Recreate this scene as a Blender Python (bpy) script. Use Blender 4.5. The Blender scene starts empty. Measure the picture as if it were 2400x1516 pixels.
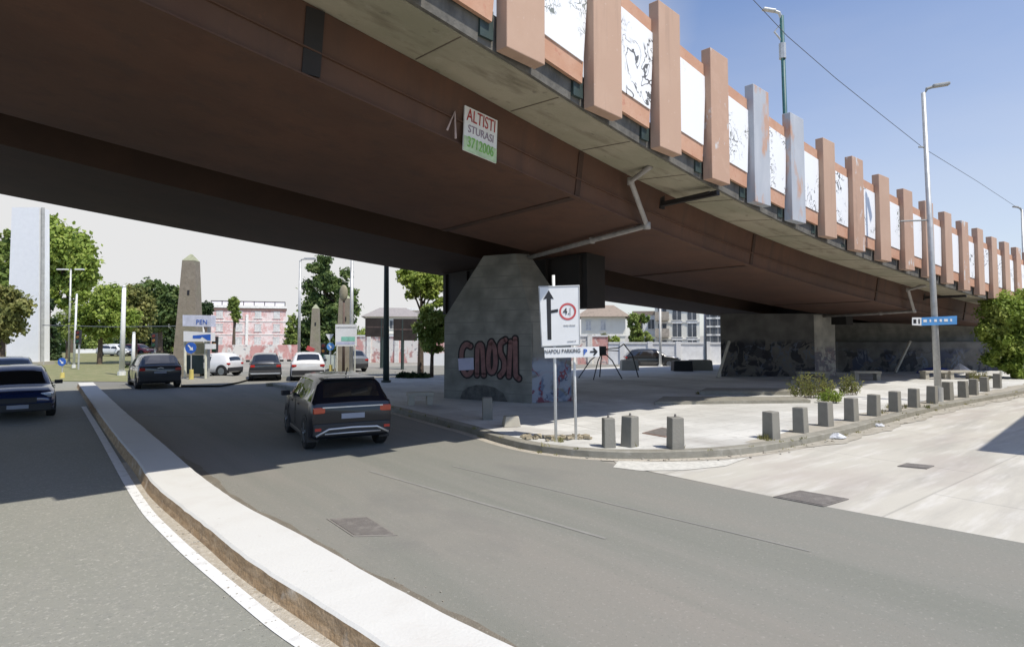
import bpy, math, random
from mathutils import Vector, Matrix
R = math.radians
scn = bpy.context.scene
# ------------------------------------------------------------------ camera
F = 1420.0; PX = 1200.0; PY = 713.0; PITCH = R(2.9); CAMH = 2.5
cam_d = bpy.data.cameras.new("camera"); cam = bpy.data.objects.new("camera", cam_d)
scn.collection.objects.link(cam); scn.camera = cam
cam.location = (0, 0, CAMH); cam.rotation_euler = (R(90) + PITCH, 0, 0)
cam_d.sensor_fit = 'HORIZONTAL'; cam_d.sensor_width = 36.0
cam_d.lens = 36.0 * F / 2400.0
cam_d.shift_x = 0.0; cam_d.shift_y = -(758.0 - PY) / 2400.0
cam_d.clip_start = 0.1; cam_d.clip_end = 3000
# ------------------------------------------------------------------ world
SUN_TO = Vector((0.42, -0.375, 1.0)).normalized()
elev = math.asin(SUN_TO.z); az = math.atan2(SUN_TO.x, SUN_TO.y)
world = bpy.data.worlds.new("World"); scn.world = world; world.use_nodes = True
wn = world.node_tree.nodes; wl = world.node_tree.links
for n in list(wn): wn.remove(n)
wo = wn.new('ShaderNodeOutputWorld'); bg = wn.new('ShaderNodeBackground')
sky = wn.new('ShaderNodeTexSky'); sky.sky_type = 'NISHITA'; sky.sun_disc = False
sky.sun_elevation = elev; sky.sun_rotation = az; sky.air_density = 1.0; sky.dust_density = 0.6; sky.ozone_density = 1.4
tc = wn.new('ShaderNodeTexCoord'); sep = wn.new('ShaderNodeSeparateXYZ'); wl.new(tc.outputs['Generated'], sep.inputs[0])
# thin white cloud veil, thick towards the west (left) and low over the horizon
nz = wn.new('ShaderNodeTexNoise'); nz.inputs['Scale'].default_value = 2.2; nz.inputs['Detail'].default_value = 6
mp = wn.new('ShaderNodeMapping'); mp.inputs['Scale'].default_value = (1, 1, 3.5)
wl.new(tc.outputs['Generated'], mp.inputs[0]); wl.new(mp.outputs[0], nz.inputs['Vector'])
def wmath(op, a, b=None, c=None):
    n = wn.new('ShaderNodeMath'); n.operation = op
    for i, v in enumerate((a, b, c)):
        if v is None: continue
        if isinstance(v, (int, float)): n.inputs[i].default_value = v
        else: wl.new(v, n.inputs[i])
    return n.outputs[0]
def wrange(v, a, b, c, d):
    n = wn.new('ShaderNodeMapRange'); n.interpolation_type = 'SMOOTHSTEP'
    wl.new(v, n.inputs[0])
    for i, k in enumerate((a, b, c, d)): n.inputs[i + 1].default_value = k
    return n.outputs[0]
west = wrange(wmath('ADD', sep.outputs[0], wmath('MULTIPLY', nz.outputs[0], 0.15)), 0.16, 0.40, 1.0, 0.0)
front = wrange(sep.outputs[1], 0.1, 0.5, 0.0, 1.0)
westf = wmath('MULTIPLY', west, front)
low = wmath('MULTIPLY', wmath('MULTIPLY', front, 0.56), wrange(wmath('ADD', sep.outputs[2], wmath('MULTIPLY', nz.outputs[0], 0.25)), 0.10, 0.75, 1.0, 0.0))
veil = wmath('MINIMUM', wmath('MAXIMUM', wmath('MULTIPLY', westf, wrange(sep.outputs[2], 0.30, 0.7, 1.0, 0.2)), low), 1.0)
tint = wn.new('ShaderNodeMix'); tint.data_type = 'RGBA'; tint.blend_type = 'MULTIPLY'; tint.inputs['Factor'].default_value = 1.0; wl.new(sky.outputs[0], tint.inputs[6]); tint.inputs[7].default_value = (1.0, 1.07, 1.24, 1)
mixc = wn.new('ShaderNodeMix'); mixc.data_type = 'RGBA'
wl.new(veil, mixc.inputs['Factor']); wl.new(tint.outputs[2], mixc.inputs[6]); mixc.inputs[7].default_value = (5.7, 5.7, 5.72, 1)
wl.new(mixc.outputs[2], bg.inputs[0]); bg.inputs[1].default_value = 0.14; wl.new(bg.outputs[0], wo.inputs[0])
sun_d = bpy.data.lights.new("sun", 'SUN'); sun_d.energy = 4.7; sun_d.angle = R(0.55); sun_d.color = (1.0, 0.95, 0.865)
sun = bpy.data.objects.new("sun", sun_d); scn.collection.objects.link(sun)
sun.rotation_euler = SUN_TO.to_track_quat('Z', 'Y').to_euler(); sun.location = (30, -26, 70)
scn.view_settings.view_transform = 'Standard'; scn.view_settings.look = 'None'
scn.view_settings.exposure = 0.0; scn.view_settings.gamma = 1.0
scn.cycles.max_bounces = 8; scn.cycles.diffuse_bounces = 2
# ------------------------------------------------------------------ coordinates
def ray(x, y):
    a = (x - PX) / F; b = (PY - y) / F
    return Vector((a, math.cos(PITCH) - b * math.sin(PITCH), math.sin(PITCH) + b * math.cos(PITCH)))
def G(x, y, z=0.0):                 # ground point seen at a pixel of the 2400 px photograph
    r = ray(x, y); t = (z - CAMH) / r.z
    return Vector((r.x * t, r.y * t, z))
def AT(x, y, Y):                    # point at distance Y in front
    r = ray(x, y); t = Y / r.y
    return Vector((r.x * t, Y, CAMH + r.z * t))
UL = math.hypot(.785, .62); UX, UY = .785 / UL, .62 / UL
def S(u, v, z=0.0): return Vector((u * UX - v * UY, u * UY + v * UX, z))
UANG = math.atan2(UY, UX)           # direction of the viaduct
# ------------------------------------------------------------------ materials
MATS = {}
def new_mat(name):
    m = bpy.data.materials.new(name); m.use_nodes = True; return m, m.node_tree.nodes, m.node_tree.links
def c4(c): return (c[0], c[1], c[2], 1)
def mat(name, col, rough=.8, var=.15, scale=3.0, metal=0.0, bump=0.0, bscale=40.0, coat=0.0, col2=None, lo=.35, hi=.65, stretch=None, spec=.5, emit=None, rot=0.0, detail=6, fine=0.0, fscale=60):
    if name in MATS: return MATS[name]
    m, n, l = new_mat(name); b = n['Principled BSDF']
    b.inputs['Roughness'].default_value = rough; b.inputs['Metallic'].default_value = metal
    b.inputs['Coat Weight'].default_value = coat; b.inputs['Specular IOR Level'].default_value = spec
    t = n.new('ShaderNodeTexCoord'); mp = n.new('ShaderNodeMapping'); l.new(t.outputs['Object'], mp.inputs[0])
    if stretch: mp.inputs['Scale'].default_value = stretch
    mp.inputs['Rotation'].default_value = (0, 0, rot)
    nz = n.new('ShaderNodeTexNoise'); nz.inputs['Scale'].default_value = scale; nz.inputs['Detail'].default_value = detail; nz.inputs['Roughness'].default_value = .62
    l.new(mp.outputs[0], nz.inputs['Vector'])
    cr = n.new('ShaderNodeValToRGB'); l.new(nz.outputs[0], cr.inputs[0])
    cr.color_ramp.elements[0].position = lo; cr.color_ramp.elements[1].position = hi
    c2 = col2 if col2 else tuple(x * (1 + var) for x in col)
    c1 = col if col2 else tuple(x * (1 - var) for x in col)
    cr.color_ramp.elements[0].color = c4(c1); cr.color_ramp.elements[1].color = c4(c2)
    out = cr.outputs[0]
    if fine:
        f = n.new('ShaderNodeTexNoise'); f.inputs['Scale'].default_value = fscale; f.inputs['Detail'].default_value = 3
        l.new(t.outputs['Object'], f.inputs['Vector'])
        mr = n.new('ShaderNodeMapRange'); l.new(f.outputs[0], mr.inputs[0])
        mr.inputs[1].default_value = .3; mr.inputs[2].default_value = .7; mr.inputs[3].default_value = 1 - fine; mr.inputs[4].default_value = 1 + fine
        vm = n.new('ShaderNodeVectorMath'); vm.operation = 'SCALE'; l.new(out, vm.inputs[0]); l.new(mr.outputs[0], vm.inputs['Scale']); out = vm.outputs[0]
    l.new(out, b.inputs['Base Color'])
    if bump:
        b2 = n.new('ShaderNodeTexNoise'); b2.inputs['Scale'].default_value = bscale; b2.inputs['Detail'].default_value = 4
        l.new(t.outputs['Object'], b2.inputs['Vector'])
        bp = n.new('ShaderNodeBump'); bp.inputs['Strength'].default_value = bump; bp.inputs['Distance'].default_value = .02
        l.new(b2.outputs[0], bp.inputs['Height']); l.new(bp.outputs[0], b.inputs['Normal'])
    if emit:
        b.inputs['Emission Color'].default_value = c4(emit); b.inputs['Emission Strength'].default_value = 1
    MATS[name] = m; return m
def layered(name, base, layers, rough=.85, bump=.3, bscale=30, metal=0.0, coat=0.0, axis_rot=0.0):
    """base colour with successive noise-masked layers: (colour, scale, lo, hi, stretch, amount)"""
    if name in MATS: return MATS[name]
    m, n, l = new_mat(name); b = n['Principled BSDF']; b.inputs['Roughness'].default_value = rough; b.inputs['Metallic'].default_value = metal
    b.inputs['Coat Weight'].default_value = coat
    t = n.new('ShaderNodeTexCoord'); prev = None
    rgb = n.new('ShaderNodeRGB'); rgb.outputs[0].default_value = c4(base); prev = rgb.outputs[0]
    for i, (c, sc, lo, hi, st, amt) in enumerate(layers):
        mp = n.new('ShaderNodeMapping'); l.new(t.outputs['Object'], mp.inputs[0])
        mp0 = mp
        if axis_rot:
            mp.inputs['Rotation'].default_value = (0, 0, axis_rot)
            mp0 = n.new('ShaderNodeMapping'); l.new(mp.outputs[0], mp0.inputs[0])
        mp0.inputs['Scale'].default_value = st; mp0.inputs['Location'].default_value = (i * 7.3, i * 3.1, i * 5.7)
        nz = n.new('ShaderNodeTexNoise'); nz.inputs['Scale'].default_value = sc; nz.inputs['Detail'].default_value = 7; nz.inputs['Roughness'].default_value = .6
        l.new(mp0.outputs[0], nz.inputs['Vector'])
        mr = n.new('ShaderNodeMapRange'); l.new(nz.outputs[0], mr.inputs[0])
        mr.inputs[1].default_value = lo; mr.inputs[2].default_value = hi; mr.inputs[4].default_value = amt
        mx = n.new('ShaderNodeMix'); mx.data_type = 'RGBA'; l.new(mr.outputs[0], mx.inputs['Factor']); l.new(prev, mx.inputs[6]); mx.inputs[7].default_value = c4(c)
        prev = mx.outputs[2]
    l.new(prev, b.inputs['Base Color'])
    if bump:
        b2 = n.new('ShaderNodeTexNoise'); b2.inputs['Scale'].default_value = bscale; b2.inputs['Detail'].default_value = 5
        l.new(t.outputs['Object'], b2.inputs['Vector'])
        bp = n.new('ShaderNodeBump'); bp.inputs['Strength'].default_value = bump; bp.inputs['Distance'].default_value = .02
        l.new(b2.outputs[0], bp.inputs['Height']); l.new(bp.outputs[0], b.inputs['Normal'])
    MATS[name] = m; return m
ONE = (1, 1, 1)
M_asph = layered('asphalt', (.214, .210, .180), [((.258, .232, .198), .35, .45, .7, (1, .16, 1), .9), ((.178, .182, .152), .5, .48, .68, (2.2, .10, 1), .8), ((.15, .145, .135), .9, .64, .70, (3.2, .06, 1), .5), ((.36, .34, .30), 28, .58, .72, ONE, .6), ((.10, .098, .09), 34, .6, .74, ONE, .6), ((.165, .16, .145), .25, .55, .62, (1, .5, 1), .55)], rough=.92, bump=.35, bscale=90, axis_rot=-UANG)
M_asph2 = layered('asphalt_left', (.240, .240, .202), [((.30, .285, .25), .4, .42, .7, (1, .3, 1), .7), ((.20, .20, .18), 9, .5, .8, ONE, .6), ((.46, .44, .38), 26, .56, .70, ONE, .65), ((.10, .10, .09), 30, .58, .72, ONE, .65)], rough=.92, bump=.4, bscale=80, axis_rot=-UANG)
M_conc_st = layered('street_concrete', (.48, .455, .39), [((.55, .52, .45), .3, .4, .7, ONE, .8), ((.34, .32, .285), 1.1, .46, .68, (.25, 1.6, 1), .65), ((.66, .64, .60), 2.0, .5, .72, (.3, 2.2, 1), .6), ((.40, .35, .31), .45, .5, .62, (.5, 1.2, 1), .5), ((.33, .30, .27), 24, .62, .8, ONE, .5)], rough=.9, bump=.3, bscale=60, axis_rot=-UANG)
M_plaza = layered('plaza_stone', (.51, .50, .46), [((.66, .65, .61), .35, .42, .62, ONE, .9), ((.34, .31, .28), .55, .52, .72, (1, .35, 1), .75), ((.30, .27, .24), 5, .58, .78, ONE, .6), ((.27, .25, .22), 1.3, .63, .74, (2.5, .3, 1), .7)], rough=.9, bump=.3, axis_rot=-UANG)
M_kerb = layered('kerb_stone', (.27, .255, .21), [((.18, .165, .13), 2.5, .45, .7, ONE, .7), ((.40, .38, .33), 5, .55, .75, ONE, .6)], bump=.5)
M_gutter = layered('gutter_dirt', (.17, .15, .115), [((.23, .20, .155), 4, .45, .7, ONE, .7), ((.36, .32, .26), 26, .6, .74, ONE, .6), ((.15, .12, .09), 12, .58, .75, ONE, .6)], bump=.8, bscale=50)
M_gritty = layered('gritty_gutter', (.42, .38, .31), [((.30, .25, .18), 7, .5, .7, ONE, .7), ((.62, .58, .5), 22, .5, .7, ONE, .7)], bump=.8, bscale=50)
M_white = layered('whitewashed_top', (.60, .59, .55), [((.52, .49, .44), 1.5, .5, .8, ONE, .6), ((.36, .33, .28), 9, .66, .78, ONE, .7)], rough=.85, bump=.25)
M_medside = layered('stained_side', (.36, .24, .13), [((.50, .36, .22), 3, .45, .65, (1, 1, 4), .8), ((.17, .11, .06), 5, .5, .72, (1, 1, 2), .8), ((.66, .6, .5), 2.2, .58, .7, (1, 1, 1), .6)], rough=.9, bump=.6)
M_paint = layered('road_paint', (.70, .70, .68), [((.42, .41, .37), 6, .5, .75, ONE, .6), ((.3, .29, .27), 30, .62, .75, ONE, .8)], rough=.8, bump=.1)
M_faded = layered('faded_paint', (.36, .36, .34), [((.2, .2, .19), 10, .42, .6, ONE, .9)], rough=.85, bump=.1)
M_rust = layered('rust_steel', (.098, .048, .028), [((.140, .064, .035), .45, .42, .7, ONE, .8), ((.06, .034, .025), 2.2, .5, .72, (1, 1, .12), .55), ((.085, .036, .02), 1.1, .5, .75, (1, 1, .35), .7), ((.22, .095, .05), 5, .62, .8, ONE, .4)], rough=.75, bump=.15, bscale=12, axis_rot=-UANG)
M_rustd = layered('dark_steel', (.014, .011, .009), [((.024, .016, .013), 1.2, .45, .7, (1, 1, .4), .7)], rough=.7, bump=.2)
M_soffit = layered('soffit_concrete', (.42, .37, .27), [((.31, .29, .20), .5, .42, .65, ONE, .9), ((.18, .15, .10), 1.1, .55, .72, (.6, 2, 1), .8), ((.14, .12, .09), 3.0, .62, .72, ONE, .6), ((.52, .47, .38), 3, .6, .8, ONE, .5)], rough=.9, bump=.4, bscale=20, axis_rot=-UANG)
M_fascia = layered('fascia_concrete', (.15, .14, .12), [((.08, .075, .065), 2.5, .45, .65, (1, 1, .4), .9), ((.22, .20, .17), 6, .58, .75, ONE, .6)], rough=.9, bump=.8, bscale=12)
M_pil = layered('pink_pillar', (.48, .315, .222), [((.53, .36, .26), .7, .45, .7, ONE, .7), ((.43, .27, .19), 2, .6, .8, (1, 1, .3), .4), ((.33, .22, .16), 3.5, .56, .74, (1, 1, .07), .45), ((.62, .50, .42), 9, .66, .74, ONE, .6)], rough=.85, bump=.1)
M_pilgrey = layered('grey_pillar', (.40, .42, .45), [((.50, .51, .53), 2, .45, .7, (1, 1, .3), .7), ((.50, .29, .19), 1.1, .54, .62, (1, 1, .5), .9)], rough=.8, bump=.1)
M_pilpeel = layered('peeling_pillar', (.47, .30, .21), [((.33, .22, .16), 3.5, .56, .74, (1, 1, .07), .45), ((.58, .57, .55), 2.6, .60, .64, (1, 1, .6), .9), ((.54, .36, .26), 3, .5, .7, ONE, .5)], rough=.85, bump=.2)
M_frame = layered('orange_frame', (.50, .27, .17), [((.56, .34, .23), 2.0, .4, .65, ONE, .8), ((.44, .15, .10), 7, .58, .72, ONE, .7)], rough=.85, bump=.2)
def joints(m, sx, sy, amount, ang, mortar=.012):
    n = m.node_tree.nodes; l = m.node_tree.links; b = n['Principled BSDF']; src = b.inputs['Base Color'].links[0].from_socket
    t = n.new('ShaderNodeTexCoord'); mp = n.new('ShaderNodeMapping'); mp.inputs['Rotation'].default_value = (0, 0, ang); l.new(t.outputs['Object'], mp.inputs[0]); br = n.new('ShaderNodeTexBrick'); l.new(mp.outputs[0], br.inputs[0])
    br.inputs['Scale'].default_value = 1; br.inputs['Brick Width'].default_value = sx; br.inputs['Row Height'].default_value = sy; br.inputs['Mortar Size'].default_value = mortar; br.inputs['Color1'].default_value = (1, 1, 1, 1); br.inputs['Color2'].default_value = (.93, .93, .93, 1); br.inputs['Mortar'].default_value = (1 - amount, 1 - amount, 1 - amount, 1)
    mx = n.new('ShaderNodeMix'); mx.data_type = 'RGBA'; mx.blend_type = 'MULTIPLY'; mx.inputs['Factor'].default_value = 1; l.new(src, mx.inputs[6]); l.new(br.outputs[0], mx.inputs[7]); l.new(mx.outputs[2], b.inputs['Base Color'])
joints(M_plaza, 1.2, .6, .28, -UANG)
joints(M_conc_st, 4.5, 3.5, .22, -UANG, .02)
def line_art(name, base, ink, sc, seed, thick=.012, lo=.5, hi=.56):
    if name in MATS: return MATS[name]
    m, n, l = new_mat(name); b = n['Principled BSDF']; b.inputs['Roughness'].default_value = .7
    t = n.new('ShaderNodeTexCoord'); mp = n.new('ShaderNodeMapping'); l.new(t.outputs['Object'], mp.inputs[0]); mp.inputs['Location'].default_value = (seed, seed * 2.3, seed * .7)
    nz = n.new('ShaderNodeTexNoise'); nz.inputs['Scale'].default_value = sc; nz.inputs['Detail'].default_value = 2.5; nz.inputs['Distortion'].default_value = 1.2; l.new(mp.outputs[0], nz.inputs['Vector'])
    a = n.new('ShaderNodeMath'); a.operation = 'SUBTRACT'; l.new(nz.outputs[0], a.inputs[0]); a.inputs[1].default_value = .5
    a2 = n.new('ShaderNodeMath'); a2.operation = 'ABSOLUTE'; l.new(a.outputs[0], a2.inputs[0])
    a3 = n.new('ShaderNodeMath'); a3.operation = 'LESS_THAN'; l.new(a2.outputs[0], a3.inputs[0]); a3.inputs[1].default_value = thick
    n2 = n.new('ShaderNodeTexNoise'); n2.inputs['Scale'].default_value = .9; l.new(mp.outputs[0], n2.inputs['Vector'])
    mr = n.new('ShaderNodeMapRange'); l.new(n2.outputs[0], mr.inputs[0]); mr.inputs[1].default_value = lo; mr.inputs[2].default_value = hi
    ml = n.new('ShaderNodeMath'); ml.operation = 'MULTIPLY'; l.new(a3.outputs[0], ml.inputs[0]); l.new(mr.outputs[0], ml.inputs[1])
    mx = n.new('ShaderNodeMix'); mx.data_type = 'RGBA'; l.new(ml.outputs[0], mx.inputs['Factor']); mx.inputs[6].default_value = c4(base); mx.inputs[7].default_value = c4(ink)
    l.new(mx.outputs[2], b.inputs['Base Color']); MATS[name] = m; return m
M_post = [line_art('poster_a', (.82, .82, .815), (.12, .12, .12), 2.1, 3.1, .02, .46, .52), line_art('poster_b', (.82, .82, .815), (.18, .18, .17), 3.2, 8.7, .02), line_art('poster_c', (.82, .82, .815), (.5, .5, .5), 2.5, 14.2, .006, .6, .65), line_art('poster_d', (.82, .82, .815), (.2, .22, .2), 4.5, 21.5, .03, .53, .58)]
def graffiti(name, base, seed, inks, sc=1.2, zmax=2.2, thr=(.52, .56)):
    """bare wall with sprayed tags below zmax (object z)"""
    m, n, l = new_mat(name); b = n['Principled BSDF']; b.inputs['Roughness'].default_value = .85
    t = n.new('ShaderNodeTexCoord'); mp = n.new('ShaderNodeMapping'); l.new(t.outputs['Object'], mp.inputs[0]); mp.inputs['Location'].default_value = (seed, seed * .6, seed * 1.7)
    sp = n.new('ShaderNodeSeparateXYZ'); l.new(t.outputs['Object'], sp.inputs[0])
    zm = n.new('ShaderNodeMapRange'); l.new(sp.outputs[2], zm.inputs[0]); zm.inputs[1].default_value = zmax - .3; zm.inputs[2].default_value = zmax; zm.inputs[3].default_value = 1; zm.inputs[4].default_value = 0
    nb = n.new('ShaderNodeTexNoise'); nb.inputs['Scale'].default_value = 1.4; nb.inputs['Detail'].default_value = 7; l.new(mp.outputs[0], nb.inputs['Vector'])
    cr = n.new('ShaderNodeValToRGB'); l.new(nb.outputs[0], cr.inputs[0]); cr.color_ramp.elements[0].position = .35; cr.color_ramp.elements[1].position = .65
    cr.color_ramp.elements[0].color = c4([x * .72 for x in base]); cr.color_ramp.elements[1].color = c4([x * 1.15 for x in base]); prev = cr.outputs[0]
    for i, ink in enumerate(inks):
        m2 = n.new('ShaderNodeMapping'); l.new(t.outputs['Object'], m2.inputs[0]); m2.inputs['Location'].default_value = (seed + i * 4.7, i * 9.1, i * 2.2)
        nz = n.new('ShaderNodeTexNoise'); nz.inputs['Scale'].default_value = sc * (1 + .35 * (i % 3)); nz.inputs['Detail'].default_value = 3.0; nz.inputs['Distortion'].default_value = .7; l.new(m2.outputs[0], nz.inputs['Vector'])
        if i % 2 == 0:
            mr = n.new('ShaderNodeMapRange'); l.new(nz.outputs[0], mr.inputs[0]); mr.inputs[1].default_value = thr[0]; mr.inputs[2].default_value = thr[1]; o = mr.outputs[0]
        else:
            a = n.new('ShaderNodeMath'); a.operation = 'SUBTRACT'; l.new(nz.outputs[0], a.inputs[0]); a.inputs[1].default_value = .5
            a2 = n.new('ShaderNodeMath'); a2.operation = 'ABSOLUTE'; l.new(a.outputs[0], a2.inputs[0])
            a3 = n.new('ShaderNodeMath'); a3.operation = 'LESS_THAN'; l.new(a2.outputs[0], a3.inputs[0]); a3.inputs[1].default_value = .02; o = a3.outputs[0]
        ml = n.new('ShaderNodeMath'); ml.operation = 'MULTIPLY'; l.new(o, ml.inputs[0]); l.new(zm.outputs[0], ml.inputs[1])
        mm = n.new('ShaderNodeMath'); mm.operation = 'MULTIPLY'; l.new(ml.outputs[0], mm.inputs[0]); mm.inputs[1].default_value = .85
        mx = n.new('ShaderNodeMix'); mx.data_type = 'RGBA'; l.new(mm.outputs[0], mx.inputs['Factor']); l.new(prev, mx.inputs[6]); mx.inputs[7].default_value = c4(ink); prev = mx.outputs[2]
    l.new(prev, b.inputs['Base Color']); return m
def banded(name, base, seam, period=.42):
    m, n, l = new_mat(name); b = n['Principled BSDF']; b.inputs['Roughness'].default_value = .9
    t = n.new('ShaderNodeTexCoord')
    nb = n.new('ShaderNodeTexNoise'); nb.inputs['Scale'].default_value = 1.6; nb.inputs['Detail'].default_value = 8; l.new(t.outputs['Object'], nb.inputs['Vector'])
    cr = n.new('ShaderNodeValToRGB'); l.new(nb.outputs[0], cr.inputs[0]); cr.color_ramp.elements[0].position = .35; cr.color_ramp.elements[1].position = .68
    cr.color_ramp.elements[0].color = c4([x * .7 for x in base]); cr.color_ramp.elements[1].color = c4([x * 1.2 for x in base])
    sp = n.new('ShaderNodeSeparateXYZ'); l.new(t.outputs['Object'], sp.inputs[0])
    md = n.new('ShaderNodeMath'); md.operation = 'FRACT'; dv = n.new('ShaderNodeMath'); dv.operation = 'DIVIDE'; l.new(sp.outputs[2], dv.inputs[0]); dv.inputs[1].default_value = period; l.new(dv.outputs[0], md.inputs[0])
    lt = n.new('ShaderNodeMath'); lt.operation = 'LESS_THAN'; l.new(md.outputs[0], lt.inputs[0]); lt.inputs[1].default_value = .07
    mx = n.new('ShaderNodeMix'); mx.data_type = 'RGBA'; l.new(lt.outputs[0], mx.inputs['Factor']); l.new(cr.outputs[0], mx.inputs[6]); mx.inputs[7].default_value = c4(seam)
    l.new(mx.outputs[2], b.inputs['Base Color'])
    bp = n.new('ShaderNodeBump'); bp.inputs['Strength'].default_value = .5; bp.inputs['Distance'].default_value = .02; l.new(nb.outputs[0], bp.inputs['Height']); l.new(bp.outputs[0], b.inputs['Normal']); return m
M_pier = banded('pier_concrete', (.225, .215, .185), (.175, .168, .145))
M_boll = layered('bollard_concrete', (.24, .228, .195), [((.185, .175, .15), 3, .45, .7, ONE, .7), ((.32, .30, .26), 8, .6, .8, ONE, .5)], bump=.4)
M_conc = layered('pale_concrete', (.42, .39, .32), [((.38, .35, .29), 3, .45, .7, ONE, .7)], bump=.4)
M_galv = mat('galvanised', (.50, .50, .48), rough=.45, metal=.35, var=.12, scale=5)
M_polew = mat('white_pole', (.72, .72, .69), rough=.6, var=.08)
M_poledk = mat('dark_green_pole', (.035, .055, .05), rough=.5, var=.2)
M_green = mat('teal_pole', (.025, .10, .10), rough=.5, var=.2, scale=6)
M_signw = mat('sign_white', (.80, .80, .79), rough=.45, var=.03)
M_black = mat('black_paint', (.02, .02, .022), rough=.5, var=.1)
M_red = mat('sign_red', (.55, .09, .09), rough=.5, var=.1)
M_blue = mat('sign_blue', (.03, .12, .50), rough=.45, var=.1)
M_ltblue = mat('sign_light_blue', (.10, .30, .62), rough=.45, var=.1)
M_grn = mat('sign_green', (.38, .62, .22), rough=.6, var=.1)
M_wirem = mat('wire', (.10, .11, .13), rough=.6)
M_pipe = mat('grey_pipe', (.34, .31, .28), rough=.55, var=.2, scale=4)
M_iron = layered('cast_iron', (.16, .145, .13), [((.27, .25, .22), 6, .5, .7, ONE, .6)], rough=.7, bump=.8, bscale=40)
M_reddirt = layered('reddish_cover', (.26, .17, .13), [((.36, .26, .2), 5, .5, .7, ONE, .7)], bump=.5)
M_rubble = layered('rubble', (.34, .29, .20), [((.2, .17, .12), 9, .5, .7, ONE, .8), ((.5, .46, .38), 14, .55, .7, ONE, .7)], bump=.8)
M_bark = mat('bark', (.11, .08, .055), rough=.9, var=.35, scale=8, bump=.6, bscale=20)
M_tyre = mat('tyre', (.018, .018, .018), rough=.85, var=.1)
M_rim = mat('alloy_rim', (.30, .31, .32), rough=.3, metal=.8, var=.1)
M_plastic = mat('black_plastic', (.025, .025, .027), rough=.6, var=.1)
M_glass = mat('car_glass', (.012, .014, .016), rough=.04, var=.1, spec=.9, coat=.6)
M_tail = mat('tail_red', (.42, .02, .015), rough=.2, var=.1, coat=.6)
M_tailo = mat('tail_orange', (.48, .07, .03), rough=.2, var=.1, coat=.6)
M_lamp = mat('headlamp_glass', (.55, .57, .60), rough=.12, metal=.4, var=.1, coat=.8)
M_plate = mat('plate', (.28, .30, .36), rough=.5, var=.05)
M_chrome = mat('satin_silver', (.66, .66, .67), rough=.28, metal=.7, var=.05)
M_bedge = mat('grey_bedge', (.35, .35, .33), rough=.8)
M_bag = mat('white_bag', (.55, .56, .58), rough=.5, var=.15, scale=9, bump=.8, bscale=14)
M_wood = mat('pale_plank', (.62, .57, .47), rough=.8, var=.12)
def leafmat(name, c1, c2, c3):
    m, n, l = new_mat(name); b = n['Principled BSDF']; b.inputs['Roughness'].default_value = .6; b.inputs['Specular IOR Level'].default_value = .25
    t = n.new('ShaderNodeTexCoord'); nz = n.new('ShaderNodeTexNoise'); nz.inputs['Scale'].default_value = 1.1; nz.inputs['Detail'].default_value = 4; l.new(t.outputs['Object'], nz.inputs['Vector'])
    cr = n.new('ShaderNodeValToRGB'); l.new(nz.outputs[0], cr.inputs[0]); e = cr.color_ramp.elements
    e[0].position = .36; e[0].color = c4(c1); e[1].position = .66; e[1].color = c4(c3); e2 = e.new(.5); e2.color = c4(c2)
    l.new(cr.outputs[0], b.inputs['Base Color'])
    tr = n.new('ShaderNodeBsdfTranslucent'); l.new(cr.outputs[0], tr.inputs[0]); mx = n.new('ShaderNodeMixShader'); mx.inputs[0].default_value = .38
    l.new(b.outputs[0], mx.inputs[1]); l.new(tr.outputs[0], mx.inputs[2]); l.new(mx.outputs[0], n['Material Output'].inputs[0]); return m
L_lime = leafmat('lime_leaves', (.17, .24, .04), (.29, .38, .07), (.44, .50, .13))
L_mid = leafmat('mid_leaves', (.13, .19, .04), (.23, .30, .07), (.37, .42, .13))
L_pine = leafmat('pine_leaves', (.07, .11, .04), (.12, .18, .05), (.22, .27, .09))
L_dark = leafmat('dark_leaves', (.03, .055, .025), (.05, .085, .03), (.10, .14, .045))
L_gold = leafmat('gold_leaves', (.14, .16, .05), (.25, .26, .08), (.38, .36, .13))
L_dry = leafmat('dry_weeds', (.14, .15, .05), (.28, .26, .10), (.38, .34, .16))
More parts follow.
